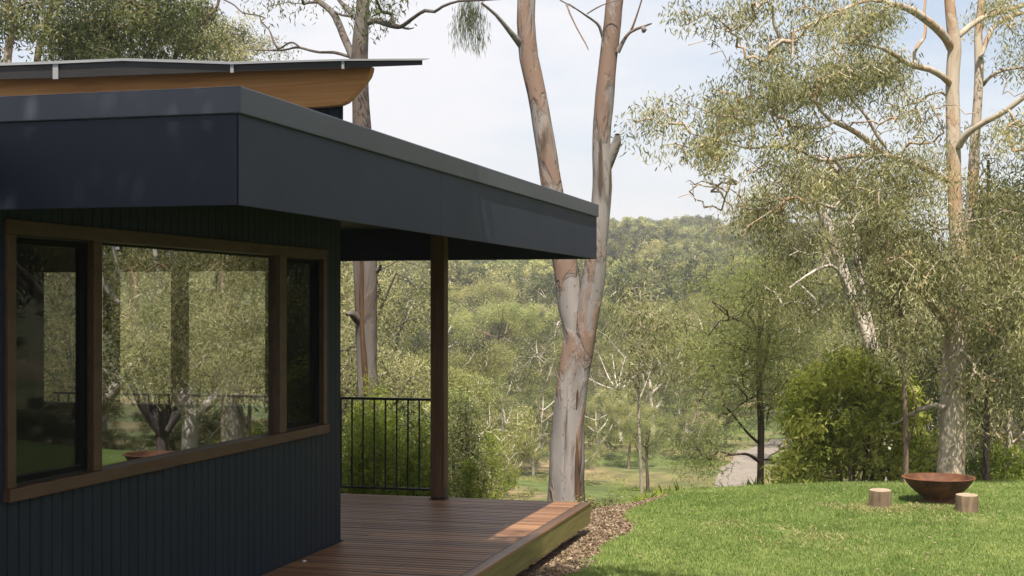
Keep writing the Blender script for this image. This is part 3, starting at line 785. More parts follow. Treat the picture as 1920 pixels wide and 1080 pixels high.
def blobs(lst, R=None, clump=0.29):
    """(px, py, rx, ry, n, d, dd) ellipses in the picture at a real depth range -> world centres"""
    R = R or rng; out = []
    for px, py, rx, ry, n, d, dd in lst:
        m = max(2, int(round(n/4.5)))
        a = R.uniform(0, 2*np.pi, m); r = np.sqrt(R.uniform(0, 1, m))
        cl = [P(px+rx*r[k]*math.cos(a[k]), py+ry*r[k]*math.sin(a[k]), d+R.uniform(-dd, dd)) for k in range(m)]
        cr_ = clump*d/18.0
        for k in range(n):
            out.append(cl[k % m]+R.normal(0, 1, 3)*np.array([cr_, cr_, cr_*0.7])*0.55)
    return np.array(out)

def make_tree(name, label, cat, base, limbs, centres, bark, leafm, n_leaf=60, spread=0.35, L=0.11, W=0.024, droop=0.6,
              rtip=0.006, step=0.28, group=None, wob=0.12, lift=0.15, squash=0.8, sides=14, rexp=0.42, twotone=0.35, extra=None, bare=None):
    """limbs: list of point arrays [x,y,z,r] (world). The first is the trunk."""
    root = empty(name, base, label, cat, group)
    b = np.array(base, float)
    tubes = []; skel = []
    for i, lm in enumerate(limbs):
        s = spline(lm, 0.16 if sides > 8 else 0.5)
        rm = s[:, 3].max()
        tubes.append((s[:, :3], s[:, 3], sides if rm > 0.08 else (8 if rm > 0.03 else 5), 1.0+i*0.37+b[0]))
        skel.append(s[::2, :3])
    skel = np.concatenate(skel)
    if len(centres):
        low = skel[:, 2] > b[2]+0.25*(skel[:, 2].max()-b[2])
        tubes += colonise(skel[low] if low.sum() > 3 else skel, centres if bare is None else np.concatenate([centres, bare]), step=step, rtip=rtip, wob=wob, lift=lift, rexp=rexp)
    if extra: tubes += extra
    v, f = tube_mesh(tubes)
    mesh_np('trunk', v-b, f, 4, bark, root)
    if len(centres):
        v, f, t = leaves(centres, n_leaf, spread, L, W, droop, squash=squash, twotone=twotone)
        mesh_np('crown', v-b, f, 4, leafm, root, smooth=False, tone=t)
    return root

def LM(pts, d0, d1=None, ws=None):
    """limb through picture points at depths d0..d1, with picture widths ws -> [x,y,z,r]"""
    n = len(pts); d1 = d0 if d1 is None else d1
    out = []
    for i, p in enumerate(pts):
        t = i/max(1, n-1); d = d0+(d1-d0)*t
        w = ws[0]+(ws[1]-ws[0])*t if len(ws) == 2 else ws[i]
        out.append([*P(p[0], p[1], d), w*0.5/FPX*d])
    return np.array(out)

def groundpt(px, d):
    x, y = G(px, d); return (x, y, Hs(x, y))

def root_flare(lm, base):
    """extend a trunk down into the ground at its foot"""
    lm = np.array(lm)
    f = np.array([base[0], base[1], base[2]-0.25, lm[0, 3]*1.25]); g = np.array([*(lm[0, :2]*0.3+np.array(base[:2])*0.7), base[2]+0.12, lm[0, 3]*1.08])
    return np.vstack([f, g, lm]) if lm[0, 2] > base[2]+0.3 else np.vstack([f, lm])

# ---- forked gum behind the deck
D1 = 17.2
b = groundpt(1060, D1)
t1 = LM([(1061, 938), (1062, 900), (1064, 860), (1067, 800), (1070, 740), (1077, 680), (1082, 630), (1070, 575), (1062, 510), (1052, 450), (1036, 355), (1021, 262), (1006, 175), (991, 109), (986, 40), (987, -40), (975, -180), (950, -380)],
        D1, D1, [70, 68, 66, 62, 59, 57, 52, 47, 46, 44, 40, 39, 36, 36, 34, 32, 28, 18])
t2 = LM([(1070, 860), (1074, 790), (1081, 720), (1089, 660), (1098, 610), (1109, 550), (1117, 480), (1126, 400), (1129, 350), (1127, 262), (1135, 175), (1141, 109), (1148, 44), (1155, -20), (1180, -160), (1230, -340)], D1, D1-0.3,
        [40, 42, 45, 46, 46, 44, 40, 36, 37, 33, 35, 32, 33, 32, 28, 16])
knob = LM([(1136, 320), (1146, 292), (1156, 268), (1158, 252)], D1-0.15, D1-0.3, [18, 20, 17, 10])
stick1 = LM([(978, 85), (958, 62), (930, 28), (903, 6)], D1, D1-0.6, [16, 10, 7, 4])
stick2 = LM([(1158, 98), (1170, 75), (1182, 60), (1205, 50), (1222, 44)], D1-0.3, D1-0.5, [10, 7, 6, 5, 3])
stick3 = LM([(1182, 60), (1190, 40), (1200, 10), (1206, -10)], D1-0.35, D1-0.5, [5, 4, 3, 3])
stick4 = LM([(1131, 72), (1124, 50), (1115, 40), (1100, 30), (1078, 15), (1050, 0)], D1-0.2, D1-0.5, [7, 6, 5, 4, 3, 3])
stick5 = LM([(1078, 15), (1062, 8), (1080, 50), (1097, 80), (1103, 93)], D1-0.4, D1-0.7, [4, 4, 3, 3, 2])
stick6 = LM([(1100, 26), (1120, 14), (1138, 6), (1160, 0)], D1-0.4, D1-0.5, [3, 3, 2, 2])
nubb = LM([(1204, 50), (1208, 56), (1204, 60)], D1-0.5, D1-0.5, [6, 11, 5])
top_c = blobs([(955, -470, 120, 60, 18, 17, 1.2), (1235, -440, 120, 60, 18, 17, 1.2)])
fg = make_tree('forked_gum_tree', 'smooth pinkish grey gum tree with two bare leaning trunks rising beside the deck corner', 'tree', b,
          [root_flare(t1, b), t2, knob, stick1, stick2, stick3, stick4, stick5, stick6, nubb], top_c, M['bark_pink'], M['leaf_gum'], n_leaf=70, spread=0.5, sides=28)
# dark hollow scar running up the foot
def scar():
    s = spline(LM([(1084, 940), (1082, 900), (1081, 860), (1080, 820), (1079, 780), (1082, 740), (1086, 700), (1090, 665)], D1-0.17, D1-0.155, [16, 15, 11, 8, 7, 6, 5, 2]), 0.1)
    s[:, 3] *= 1+0.4*(vnoise(np.arange(len(s))*0.8, np.zeros(len(s)), 3)-0.5)
    v, f = tube_mesh([(s[:, :3], s[:, 3], 10, 2.2)])
    mesh_np('bark_scar', v-np.array(b), f, 4, M['hollow'], fg)
scar()

# ---- tall gum left, behind the house corner
D2 = 18.6
b = groundpt(690, D2)
t = LM([(690, 860), (690, 780), (689, 690), (686, 600), (685, 490), (682, 380), (679, 240), (676, 175), (674, 105), (678, 44), (681, 0), (684, -90), (680, -260)], D2, D2, [42, 40, 38, 40, 44, 38, 35, 31, 32, 28, 25, 24, 16])
l1 = LM([(664, 112), (655, 92), (643, 65), (634, 42), (622, 22), (600, 4), (570, -20)], D2, D2+1, [16, 15, 14, 13, 12, 11, 8])
l2 = LM([(688, 44), (705, 38), (722, 44), (740, 49), (752, 50), (764, 42), (780, 30), (797, 20), (815, 22), (830, 12), (860, 2), (900, 0), (960, -4)], D2, D2-1.5, [11, 12, 11, 10, 8, 8, 7, 7, 6, 6, 5, 5, 4])
l2b = LM([(752, 50), (765, 54), (776, 52)], D2-0.4, D2-0.5, [6, 4, 2])
l3 = LM([(668, 36), (655, 22), (642, 8), (630, -8)], D2+0.3, D2+1, [9, 9, 8, 7])
l3b = LM([(660, 30), (640, 28), (625, 20), (612, 10)], D2+0.3, D2+0.8, [6, 5, 4, 3])
dead = LM([(664, 108), (648, 104), (625, 98), (600, 98), (580, 94), (562, 89), (548, 90), (530, 94), (500, 94), (465, 93)], D2, D2+1.5, [8, 6, 6, 5, 5, 5, 4, 4, 3, 2])
dead2 = LM([(562, 89), (550, 80), (538, 82), (521, 92), (510, 70), (504, 55), (489, 40), (497, 34), (480, 28), (455, 24), (440, 10), (425, 2), (410, -5)], D2+0.8, D2+2, [4, 4, 4, 4, 4, 3, 3, 3, 3, 3, 3, 3, 2])
stump = LM([(672, 600), (660, 588), (650, 590)], D2-0.1, D2-0.3, [18, 14, 5])
nub = LM([(700, 510), (711, 505), (713, 498)], D2, D2-0.1, [12, 9, 5])
lc = blobs([(725, 18, 28, 14, 9, 18.2, .5), (560, -150, 160, 90, 40, 19, 1.5), (760, -190, 180, 90, 50, 18.4, 1.5), (540, 8, 30, 10, 5, 19.3, .3), (605, 15, 12, 8, 3, 19, .3)])
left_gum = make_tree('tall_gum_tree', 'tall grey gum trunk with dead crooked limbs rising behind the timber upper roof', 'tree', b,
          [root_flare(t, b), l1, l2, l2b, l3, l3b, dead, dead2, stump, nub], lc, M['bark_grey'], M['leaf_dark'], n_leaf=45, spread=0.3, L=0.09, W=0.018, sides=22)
# the dark split down that trunk
s = spline(LM([(679, 486), (678, 560), (679, 620), (683, 680), (686, 740)], D2-0.135, D2-0.13, [9, 10, 9, 12, 8]), 0.1)
v, f = tube_mesh([(s[:, :3], s[:, 3], 8, 1.3)]); mesh_np('bark_scar', v-np.array(b), f, 4, M['hollow'], left_gum)
# hanging strands of mistletoe from its long limb
mc = blobs([(880, 18, 12, 18, 16, 17.5, .1), (888, 45, 10, 20, 9, 17.5, .1), (872, 50, 8, 22, 8, 17.5, .1)], clump=0.05)
v, f, tn = leaves(mc, 34, 0.13, 0.12, 0.007, 0.97, squash=1.6)
o = mesh_np('mistletoe', v, f, 4, M['leaf_dark'], smooth=False, tone=tn, offset=tuple(mc.mean(0)))
tag(o, 'wispy grey-green mistletoe strands hanging from the long bare limb under the top edge', 'mistletoe')

# ---- big cream gum on the right
D3 = 18.75
b = groundpt(1785, D3)
t = LM([(1783, 900), (1783, 881), (1786, 820), (1787, 761), (1789, 689), (1794, 617), (1798, 560), (1799, 496), (1794, 430), (1791, 392), (1788, 292), (1786, 167), (1789, 110), (1790, 83), (1783, 30), (1779, -20), (1772, -160), (1750, -330)], D3, D3,
       [54, 50, 47, 46, 44, 43, 40, 36, 29, 26, 26, 25, 25, 24, 21, 19, 16, 9])
u2 = LM([(1806, 520), (1816, 440), (1823, 367), (1826, 300), (1829, 250), (1834, 180), (1836, 125), (1834, 62), (1841, 0), (1850, -160), (1870, -300)], D3+0.4, D3+0.8, [22, 21, 22, 20, 18, 17, 17, 15, 14, 11, 7])
la = LM([(1784, 92), (1772, 70), (1755, 52), (1735, 36), (1712, 20), (1690, 12), (1670, 6), (1632, 0), (1595, 12), (1557, 29), (1520, 45), (1488, 60)], D3, D3-1.8, [17, 17, 16, 15, 14, 13, 10, 7, 6, 6, 5, 4])
lb = LM([(1784, 160), (1768, 144), (1745, 131), (1715, 124), (1690, 112), (1669, 97), (1635, 85), (1598, 79), (1570, 82)], D3, D3-1.5, [13, 12, 12, 11, 10, 8, 6, 5, 3])
lb2 = LM([(1716, 120), (1714, 100), (1724, 82), (1733, 70), (1735, 45), (1733, 20), (1738, -20)], D3-0.3, D3, [8, 7, 7, 6, 6, 5, 4])
lc_ = LM([(1796, 68), (1815, 52), (1832, 40), (1850, 30), (1885, 20), (1925, 8), (1980, -10)], D3, D3+0.5, [12, 11, 10, 9, 9, 8, 6])
ld = LM([(1838, 110), (1845, 90), (1860, 55), (1885, 35), (1925, 22)], D3+0.6, D3+0.8, [9, 9, 9, 8, 7])
le = LM([(1798, 275), (1810, 254), (1835, 235), (1860, 222), (1890, 205), (1925, 178), (1990, 140)], D3-0.1, D3-0.9, [13, 12, 11, 11, 10, 10, 7])
lf = LM([(1843, 160), (1855, 145), (1880, 132), (1925, 125)], D3+0.7, D3+0.3, [7, 7, 6, 5])
lg = LM([(1790, 345), (1750, 325), (1710, 305), (1676, 296), (1652, 284), (1620, 258), (1590, 240), (1557, 225), (1540, 208), (1527, 190)], D3, D3-1.6, [12, 12, 11, 11, 12, 11, 9, 8, 5, 4])
lh = LM([(1652, 284), (1625, 290), (1598, 293), (1565, 298), (1536, 300), (1505, 284), (1470, 275), (1440, 275), (1405, 278), (1380, 272), (1340, 262), (1295, 250)], D3-0.7, D3-2.6, [9, 9, 8, 8, 7, 6, 5, 5, 5, 4, 4, 3])
li = LM([(1540, 300), (1522, 318), (1500, 345), (1480, 372), (1440, 400), (1400, 425)], D3-1.3, D3-2.3, [5, 5, 4, 4, 3, 2])
li2 = LM([(1440, 275), (1425, 300), (1400, 328), (1380, 345)], D3-1.8, D3-2.4, [4, 3, 3, 2])
li3 = LM([(1560, 230), (1545, 238), (1510, 240), (1480, 236), (1462, 246), (1448, 262)], D3-1.3, D3-1.9, [6, 6, 6, 5, 4, 3])
lj = LM([(1662, 276), (1645, 255), (1622, 215), (1600, 190), (1588, 168)], D3-0.6, D3-0.9, [7, 7, 6, 5, 4])
lk = LM([(1790, 650), (1775, 610), (1755, 585), (1735, 560), (1715, 543), (1690, 525), (1665, 508)], D3, D3-0.8, [14, 14, 14, 13, 12, 10, 7])
ll = LM([(1772, 766), (1752, 760), (1738, 765), (1722, 768), (1709, 777), (1698, 781), (1684, 792), (1668, 796)], D3-0.1, D3+0.6, [12, 11, 10, 9, 7, 5, 4, 2])
ll2 = LM([(1724, 768), (1714, 752), (1712, 730), (1704, 712), (1706, 690)], D3-0.4, D3-0.7, [5, 4, 3, 3, 2])

lm_ = LM([(1800, 770), (1822, 750), (1840, 720), (1865, 700), (1890, 690)], D3+0.1, D3+0.4, [8, 8, 7, 6, 5])
lp = LM([(1800, 500), (1815, 492), (1822, 488)], D3-0.1, D3-0.3, [14, 15, 10])
cr = blobs([
 (1262, 215, 48, 50, 11, 16.8, .8), (1330, 235, 60, 60, 16, 16.9, .9), (1390, 190, 50, 50, 13, 17, 1), (1290, 290, 60, 40, 5, 16.5, .8), (1370, 320, 80, 40, 7, 16.7, .9),
 (1440, 230, 60, 70, 21, 17.2, 1), (1500, 170, 70, 60, 24, 17.3, 1), (1360, 30, 90, 26, 12, 17, 1.2), (1450, 60, 80, 50, 18, 17.3, 1.2), (1560, 60, 80, 70, 28, 17.6, 1.2), (1640, 60, 60, 60, 18, 17.8, 1.2),
 (1560, 170, 80, 70, 27, 17.6, 1.2), (1600, 120, 70, 60, 22, 17.8, 1), (1480, 330, 70, 60, 9, 17.2, 1), (1430, 400, 80, 40, 7, 17.2, 1), (1560, 300, 60, 50, 6, 17.8, 1),
 (1660, 350, 70, 70, 37, 17.9, 1.0), (1700, 430, 90, 80, 49, 17.9, 1.0), (1640, 440, 60, 70, 27, 18.1, 1.0), (1720, 300, 50, 50, 12, 18.2, 1),
 (1620, 520, 60, 50, 9, 18.3, .8), (1700, 560, 60, 60, 18, 18.1, .9), (1690, 640, 60, 50, 16, 18.2, .8), (1760, 500, 50, 60, 18, 17.9, .8),
 (1860, 450, 80, 70, 43, 18.0, 1), (1850, 560, 90, 70, 49, 18.1, 1), (1890, 340, 60, 60, 21, 18.6, 1.2), (1880, 640, 60, 50, 24, 18.2, 1), (1795, 690, 30, 18, 4, 18.3, .3), (1900, 730, 40, 50, 16, 18.5, 1),
 (1900, 70, 60, 60, 13, 19, 1.2), (1890, 250, 50, 40, 13, 18.6, 1.2), (1830, 30, 40, 30, 4, 19, 1), (1740, 230, 40, 40, 7, 18.5, 1), (1680, 180, 50, 40, 8, 18.2, 1), (1790, 820, 20, 12, 2, 18.4, .2), (1795, 560, 30, 30, 7, 18.3, .3),
 (1800, -130, 130, 80, 26, 20.6, .8), (1980, 300, 90, 260, 37, 18.6, 1.2), (1480, -40, 120, 30, 10, 17.5, 1.2)])
bare_t = blobs([(1290, 300, 30, 30, 6, 16.8, .6), (1370, 335, 70, 45, 20, 16.9, .8), (1430, 380, 90, 60, 22, 17.2, 1), (1500, 330, 80, 60, 20, 17.4, 1), (1370, 80, 50, 40, 8, 17, 1), (1450, 140, 70, 50, 12, 17.3, 1), (1600, 240, 80, 70, 16, 17.8, 1), (1720, 220, 70, 60, 14, 18.3, 1), (1560, 430, 60, 60, 14, 17.8, .8), (1880, 180, 40, 80, 10, 18.9, .6), (1850, 760, 40, 40, 6, 18.9, .5)], clump=0.42)
make_tree('spreading_gum_tree', 'large cream and tan gum tree with wide drooping leafy limbs behind the fire bowl', 'tree', b,
          [root_flare(t, b), u2, la, lb, lb2, lc_, ld, le, lf, lg, lh, li, li2, li3, lj, lk, ll, ll2, lm_, lp], cr, M['bark_cream'], M['leaf_gum'],
          n_leaf=98, spread=0.235, L=0.080, W=0.0155, droop=0.6, bare=bare_t, rtip=0.0062, sides=24, step=0.2, wob=0.16, twotone=0.5)

# ---- leaning white gum behind
D4 = 21.6
b = groundpt(1664, D4)
t = LM([(1664, 840), (1655, 771), (1641, 689), (1621, 617), (1606, 575), (1592, 544), (1575, 490), (1559, 440), (1540, 396), (1520, 355), (1500, 300), (1490, 240)], D4, D4, [21, 20, 20, 20, 21, 22, 20, 18, 18, 15, 10, 6])
w1 = LM([(1655, 700), (1622, 560), (1600, 440), (1588, 390), (1560, 350), (1530, 345)], D4+0.5, D4+1, [9, 9, 10, 8, 7, 5])
w2 = LM([(1598, 560), (1570, 505), (1545, 500), (1510, 518), (1480, 540)], D4, D4-1, [7, 7, 6, 4, 3])
w3 = LM([(1650, 720), (1668, 690), (1670, 660), (1662, 640)], D4, D4-0.5, [6, 5, 4, 3])
w4 = LM([(1545, 410), (1562, 380), (1570, 350), (1590, 330)], D4, D4+1, [7, 6, 5, 4])
cr = blobs([(1530, 455, 40, 30, 12, D4, .8), (1500, 560, 40, 40, 14, D4-.5, .8), (1670, 640, 40, 40, 12, D4+.5, .8), (1450, 420, 80, 40, 22, D4, 1), (1480, 340, 80, 50, 26, D4, 1), (1620, 400, 50, 40, 16, D4+1.2, .8), (1570, 340, 60, 40, 22, D4, .8), (1480, 480, 40, 30, 10, D4, .8)])
make_tree('leaning_white_gum', 'leaning white gum trunk rising behind the bright green shrub', 'tree', b, [root_flare(t, b), w1, w2, w3, w4], cr, M['bark_white'], M['leaf_gum'],
          n_leaf=110, spread=0.30, L=0.09, W=0.017, rtip=0.005, sides=16, step=0.3, twotone=0.5)

# ---- bright green shrub
D5 = 20.2
b = groundpt(1600, D5)
def shell_pts(c, r, n, R=rng):
    a = R.normal(0, 1, (n, 3)); a /= np.linalg.norm(a, axis=1)[:, None]; a *= (0.55+0.45*R.uniform(0, 1, n)**0.6)[:, None]
    return np.array(c)+a*np.array(r)
cs = []
for px, py, rx, ry, n in ((1540, 722, 40, 24, 14), (1598, 700, 40, 24, 16), (1652, 730, 46, 30, 20), (1562, 772, 52, 32, 24), (1632, 790, 52, 34, 28), (1508, 792, 32, 38, 17), (1553, 838, 52, 32, 26), (1496, 856, 26, 34, 12),
                          (1618, 860, 60, 30, 30), (1700, 812, 30, 36, 12), (1528, 890, 46, 18, 14), (1690, 872, 38, 28, 15), (1478, 886, 18, 20, 6), (1578, 682, 16, 20, 5), (1636, 688, 16, 16, 4), (1734, 850, 16, 30, 5), (1512, 745, 18, 24, 5), (1690, 760, 20, 26, 6)):
    cs.append(shell_pts(P(px, py, D5+random.uniform(-0.2, 0.2)), (rx/FPX*D5, 0.55, ry/FPX*D5), n))
for _ in range(26):
    a_ = random.uniform(0.15, 3.0); cs.append(shell_pts(P(1600+math.cos(a_)*random.uniform(100, 125), 810-math.sin(a_)*random.uniform(110, 140), D5+random.uniform(-0.4, 0.4)), (0.07, 0.07, 0.10), 2))
cs = np.concatenate(cs)
stems = [np.array([[b[0]+dx*0.2, b[1]+dy*0.2, b[2]-0.2, 0.03], [b[0]+dx*0.6, b[1]+dy*0.3, b[2]+0.7, 0.02], [b[0]+dx, b[1]+dy*0.4, b[2]+1.4, 0.01]]) for dx, dy in ((-0.4, 0.2), (0.3, -0.3), (0.0, 0.3), (0.55, 0.2), (-0.1, -0.4))]
make_tree('bright_green_shrub', 'dense bright yellow-green shrub growing at the lawn edge left of the fire bowl', 'shrub', b, stems, cs, M['bark_brown'], M['leaf_bright'],
          n_leaf=50, spread=0.21, L=0.10, W=0.038, droop=0.35, rtip=0.004, sides=7, step=0.2, twotone=0.8)

# ---- slender saplings and dark thin trunks at the lawn edge
def sapling(px, pyb, pyt, d, w, label, leafm, barkm, cr=None, lean=0, kinks=None, name='sapling', nl=40, L=0.1, W=0.02, spread=0.25, droop=0.55):
    b = groundpt(px, d)
    pts = [(px+lean*t+3*math.sin(t*5+px), pyb+(pyt-pyb)*t) for t in np.linspace(0, 1, 7)]
    lm = LM(pts, d, d, list(np.linspace(w, w*0.45, 7)))
    extra = [LM(k, d, d-0.3, [w*0.5, w*0.25]) for k in (kinks or [])]
    return make_tree(name, label, 'sapling' if name == 'sapling' else 'tree', b, [root_flare(lm, b)]+extra, blobs(cr) if cr else [], barkm, leafm, n_leaf=nl, spread=spread, L=L, W=W, sides=10, rtip=0.003, step=0.16, droop=droop)
sapling(1697, 905, 440, 18.3, 11, 'thin straight grey sapling trunk just left of the fire bowl', M['leaf_gum'], M['bark_brown'],
        [(1690, 470, 40, 40, 16, 18.2, .4), (1700, 560, 40, 50, 12, 18.3, .4)], lean=-8, kinks=[[(1700, 840), (1712, 800), (1718, 760)], [(1694, 700), (1684, 680), (1680, 665)]])
sapling(1203, 918, 545, 19.5, 7, 'slender young gum sapling with airy foliage near the left end of the lawn', M['leaf_gum'], M['bark_cream'],
        [(1198, 530, 26, 50, 20, 19.5, .4), (1190, 620, 50, 50, 30, 19.4, .5), (1235, 610, 35, 40, 16, 19.6, .4), (1180, 690, 34, 34, 12, 19.3, .4), (1225, 690, 30, 25, 8, 19.4, .4)], lean=-6, nl=50, L=0.075, W=0.015)
sapling(1852, 900, 300, 19.6, 13, 'dark thin straight trunk standing right of the fire bowl', M['leaf_dark'], M['bark_dark'],
        [(1870, 420, 50, 60, 24, 19.6, .5), (1880, 600, 50, 50, 24, 19.6, .5), (1880, 700, 40, 40, 16, 19.6, .5)], lean=2, name='dark_thin_tree')

# ---- dark trunked tree standing at the crest in the middle
D6 = 24.0
b = groundpt(1425, D6)
t = LM([(1425, 925), (1426, 880), (1427, 800), (1424, 740), (1423, 680), (1424, 620), (1428, 560), (1432, 520), (1436, 480)], D6, D6, [15, 13, 13, 12, 10, 9, 8, 6, 3])
k = [LM([(1424, 866), (1410, 856), (1398, 851), (1382, 852), (1360, 855)], D6, D6-1, [7, 6, 5, 4, 2]), LM([(1422, 830), (1405, 815), (1388, 795), (1372, 775), (1360, 762)], D6, D6-1, [6, 5, 4, 4, 3]),
     LM([(1428, 700), (1438, 660), (1442, 620), (1446, 580), (1470, 555), (1484, 545)], D6, D6+0.5, [7, 7, 6, 5, 4, 3]), LM([(1423, 640), (1412, 600), (1402, 590), (1412, 570), (1420, 550)], D6, D6-0.5, [6, 5, 4, 3, 2]),
     LM([(1422, 625), (1395, 605), (1370, 595), (1350, 580), (1335, 565)], D6, D6-0.8, [5, 4, 4, 3, 2]), LM([(1428, 862), (1445, 862), (1462, 866), (1480, 870)], D6, D6+0.6, [4, 3, 3, 2])]
cr = blobs([(1430, 520, 60, 40, 40, 24, 1), (1370, 560, 50, 50, 36, 23.6, 1), (1480, 570, 36, 40, 16, 24.2, 1), (1400, 640, 70, 40, 44, 24, 1.1), (1350, 700, 60, 30, 28, 23.5, 1), (1430, 740, 50, 50, 26, 24, .9), (1340, 860, 40, 30, 14, 23.3, .6),
            (1460, 660, 40, 40, 24, 24.3, .9), (1380, 770, 40, 30, 14, 23.5, .8), (1300, 640, 50, 40, 18, 23.6, 1)])
make_tree('dark_trunked_tree', 'dark straight trunked tree with fine hazy foliage beside the pale road', 'tree', b, [root_flare(t, b)]+k, cr, M['bark_dark'], M['leaf_sheoak'],
          n_leaf=70, spread=0.42, L=0.13, W=0.014, droop=0.35, rtip=0.005, sides=12, step=0.25)

# ---- trees and scrub at the right-hand lawn edge
def rand_tree(px, d, pyt, w, cw, label, bark, leafm, n=60, name='gum_tree', cat='tree', lean=None, L=0.14, W=0.028, nl=55, spread=0.5, forks=3, start=0.35, group=None, droop=0.55):
    """tree with foot on the ground at (px, d), top at picture row pyt, crown cw pixels wide"""
    b = np.array(groundpt(px, d)); ztop = P(px, pyt, d)[2]; h = ztop-b[2]
    lean = random.uniform(-0.12, 0.12) if lean is None else lean
    r0 = w*0.5/FPX*d; cwm = cw*0.5/FPX*d
    R_ = RT; pts = []
    ph = random.uniform(0, 6)
    for t_ in np.linspace(0, 1, 7):
        s = lean*h*t_ + 0.03*h*math.sin(t_*5+ph)*t_; q = 0.03*h*math.cos(t_*4+ph)*t_
        p_ = b + RT*s + FW*q + np.array([0, 0, h*0.88*t_]); pts.append([*p_, r0*(1-0.75*t_)+0.004])
    trunk = np.array(pts); trunk[0, 2] -= 0.2
    limbs = [trunk]; tips = []
    for i in range(forks):
        a = 2*math.pi*(i+random.random()*0.6)/forks; k0 = random.choice((2, 3, 4)) if start < 0.5 else random.choice((3, 4, 5))
        A = trunk[k0]; ln = cwm*random.uniform(0.6, 1.0); up = h*random.uniform(0.12, 0.32)
        e = np.array([math.cos(a)*ln, math.sin(a)*ln, up])
        limbs.append(np.array([[*A[:3], A[3]*0.6], [*(A[:3]+e*np.array([0.45, 0.45, 0.3])), A[3]*0.45], [*(A[:3]+e*np.array([0.8, 0.8, 0.75])), A[3]*0.3], [*(A[:3]+e), A[3]*0.15]]))
        tips.append(A[:3]+e)
    tips.append(trunk[-1, :3]); tips.append(trunk[-2, :3]+np.array([random.uniform(-.3, .3)*cwm, random.uniform(-.3, .3)*cwm, 0]))
    cs = []
    for tp in tips:
        q = random.uniform(0.35, 0.6)
        cs.append(shell_pts(tp, (cwm*q, cwm*q, min(cwm*q, h*0.16)), max(4, n//len(tips))))
    return make_tree(name, label, cat, tuple(b), limbs, np.concatenate(cs), bark, leafm, n_leaf=nl, spread=spread, L=L, W=W, sides=8, rtip=0.006, step=0.35, group=group, droop=droop, twotone=0.5)

rand_tree(1735, 24, 560, 15, 190, 'pale double trunk half hidden right of the bright shrub', M['bark_white'], M['leaf_gum'], 60, lean=-0.04)
rand_tree(1752, 23, 600, 10, 150, 'thin grey trunk standing between the shrub and the big gum', M['bark_white'], M['leaf_dark'], 50, lean=0.06)
rand_tree(1872, 24, 500, 14, 220, 'pale twisting gum with tan bark at the right edge behind the fire bowl', M['bark_cream'], M['leaf_gum'], 80, lean=0.10)
rand_tree(1905, 22.5, 520, 12, 220, 'cream slender gum at the far right edge of the lawn', M['bark_cream'], M['leaf_dark'], 80, lean=-0.05)
rand_tree(1835, 26, 480, 12, 240, 'grey forked gum seen through gaps right of the big cream trunk', M['bark_white'], M['leaf_gum'], 90, lean=-0.1)
rand_tree(1945, 26, 420, 18, 300, 'leafy gum cut off by the right edge of the view', M['bark_cream'], M['leaf_dark'], 110)
rand_tree(1790, 33, 440, 14, 260, 'distant leafy gum behind the big cream trunk', M['bark_white'], M['leaf_gum'], 100, spread=0.7, L=0.18, W=0.035)
rand_tree(1700, 36, 470, 14, 230, 'distant olive gum above the bright green shrub', M['bark_white'], M['leaf_gum'], 100, spread=0.7, L=0.18, W=0.035)

def bush(px, d, r, h, label, leafm, n=40, name='shrub', L=0.09, W=0.03, nl=60, group=None, droop=0.2, spread=0.2, sq=0.8):
    b = np.array(groundpt(px, d)); cs = shell_pts(b+np.array([0, 0, h*0.55]), (r, r, h*0.5), n)
    cs = cs[cs[:, 2] > b[2]+0.05]
    st = [np.array([[*b[:2], b[2]-0.1, 0.02], [b[0]+dx*r*0.3, b[1]+dy*r*0.3, b[2]+h*0.35, 0.013], [b[0]+dx*r*0.6, b[1]+dy*r*0.6, b[2]+h*0.7, 0.006]]) for dx, dy in ((1, 0), (-1, 0.3), (0, 1), (0.3, -1))]
    return make_tree(name, label, 'shrub', tuple(b), st, cs, M['bark_brown'], leafm, n_leaf=nl, spread=spread, L=L, W=W, droop=droop, rtip=0.003, sides=5, step=0.2, group=group, squash=sq, twotone=0.5)
bush(1890, 20.8, 0.55, 0.75, 'low green bush at the lawn edge under the right-hand trees', M['leaf_shoot'], 40)
bush(1760, 21.5, 0.5, 0.8, 'low dark bush behind the fire bowl at the foot of the big gum', M['leaf_dark'], 36)
bush(1700, 22.0, 0.6, 1.3, 'dark leafy bush between the bright shrub and the grey trunks', M['leaf_shoot'], 50)

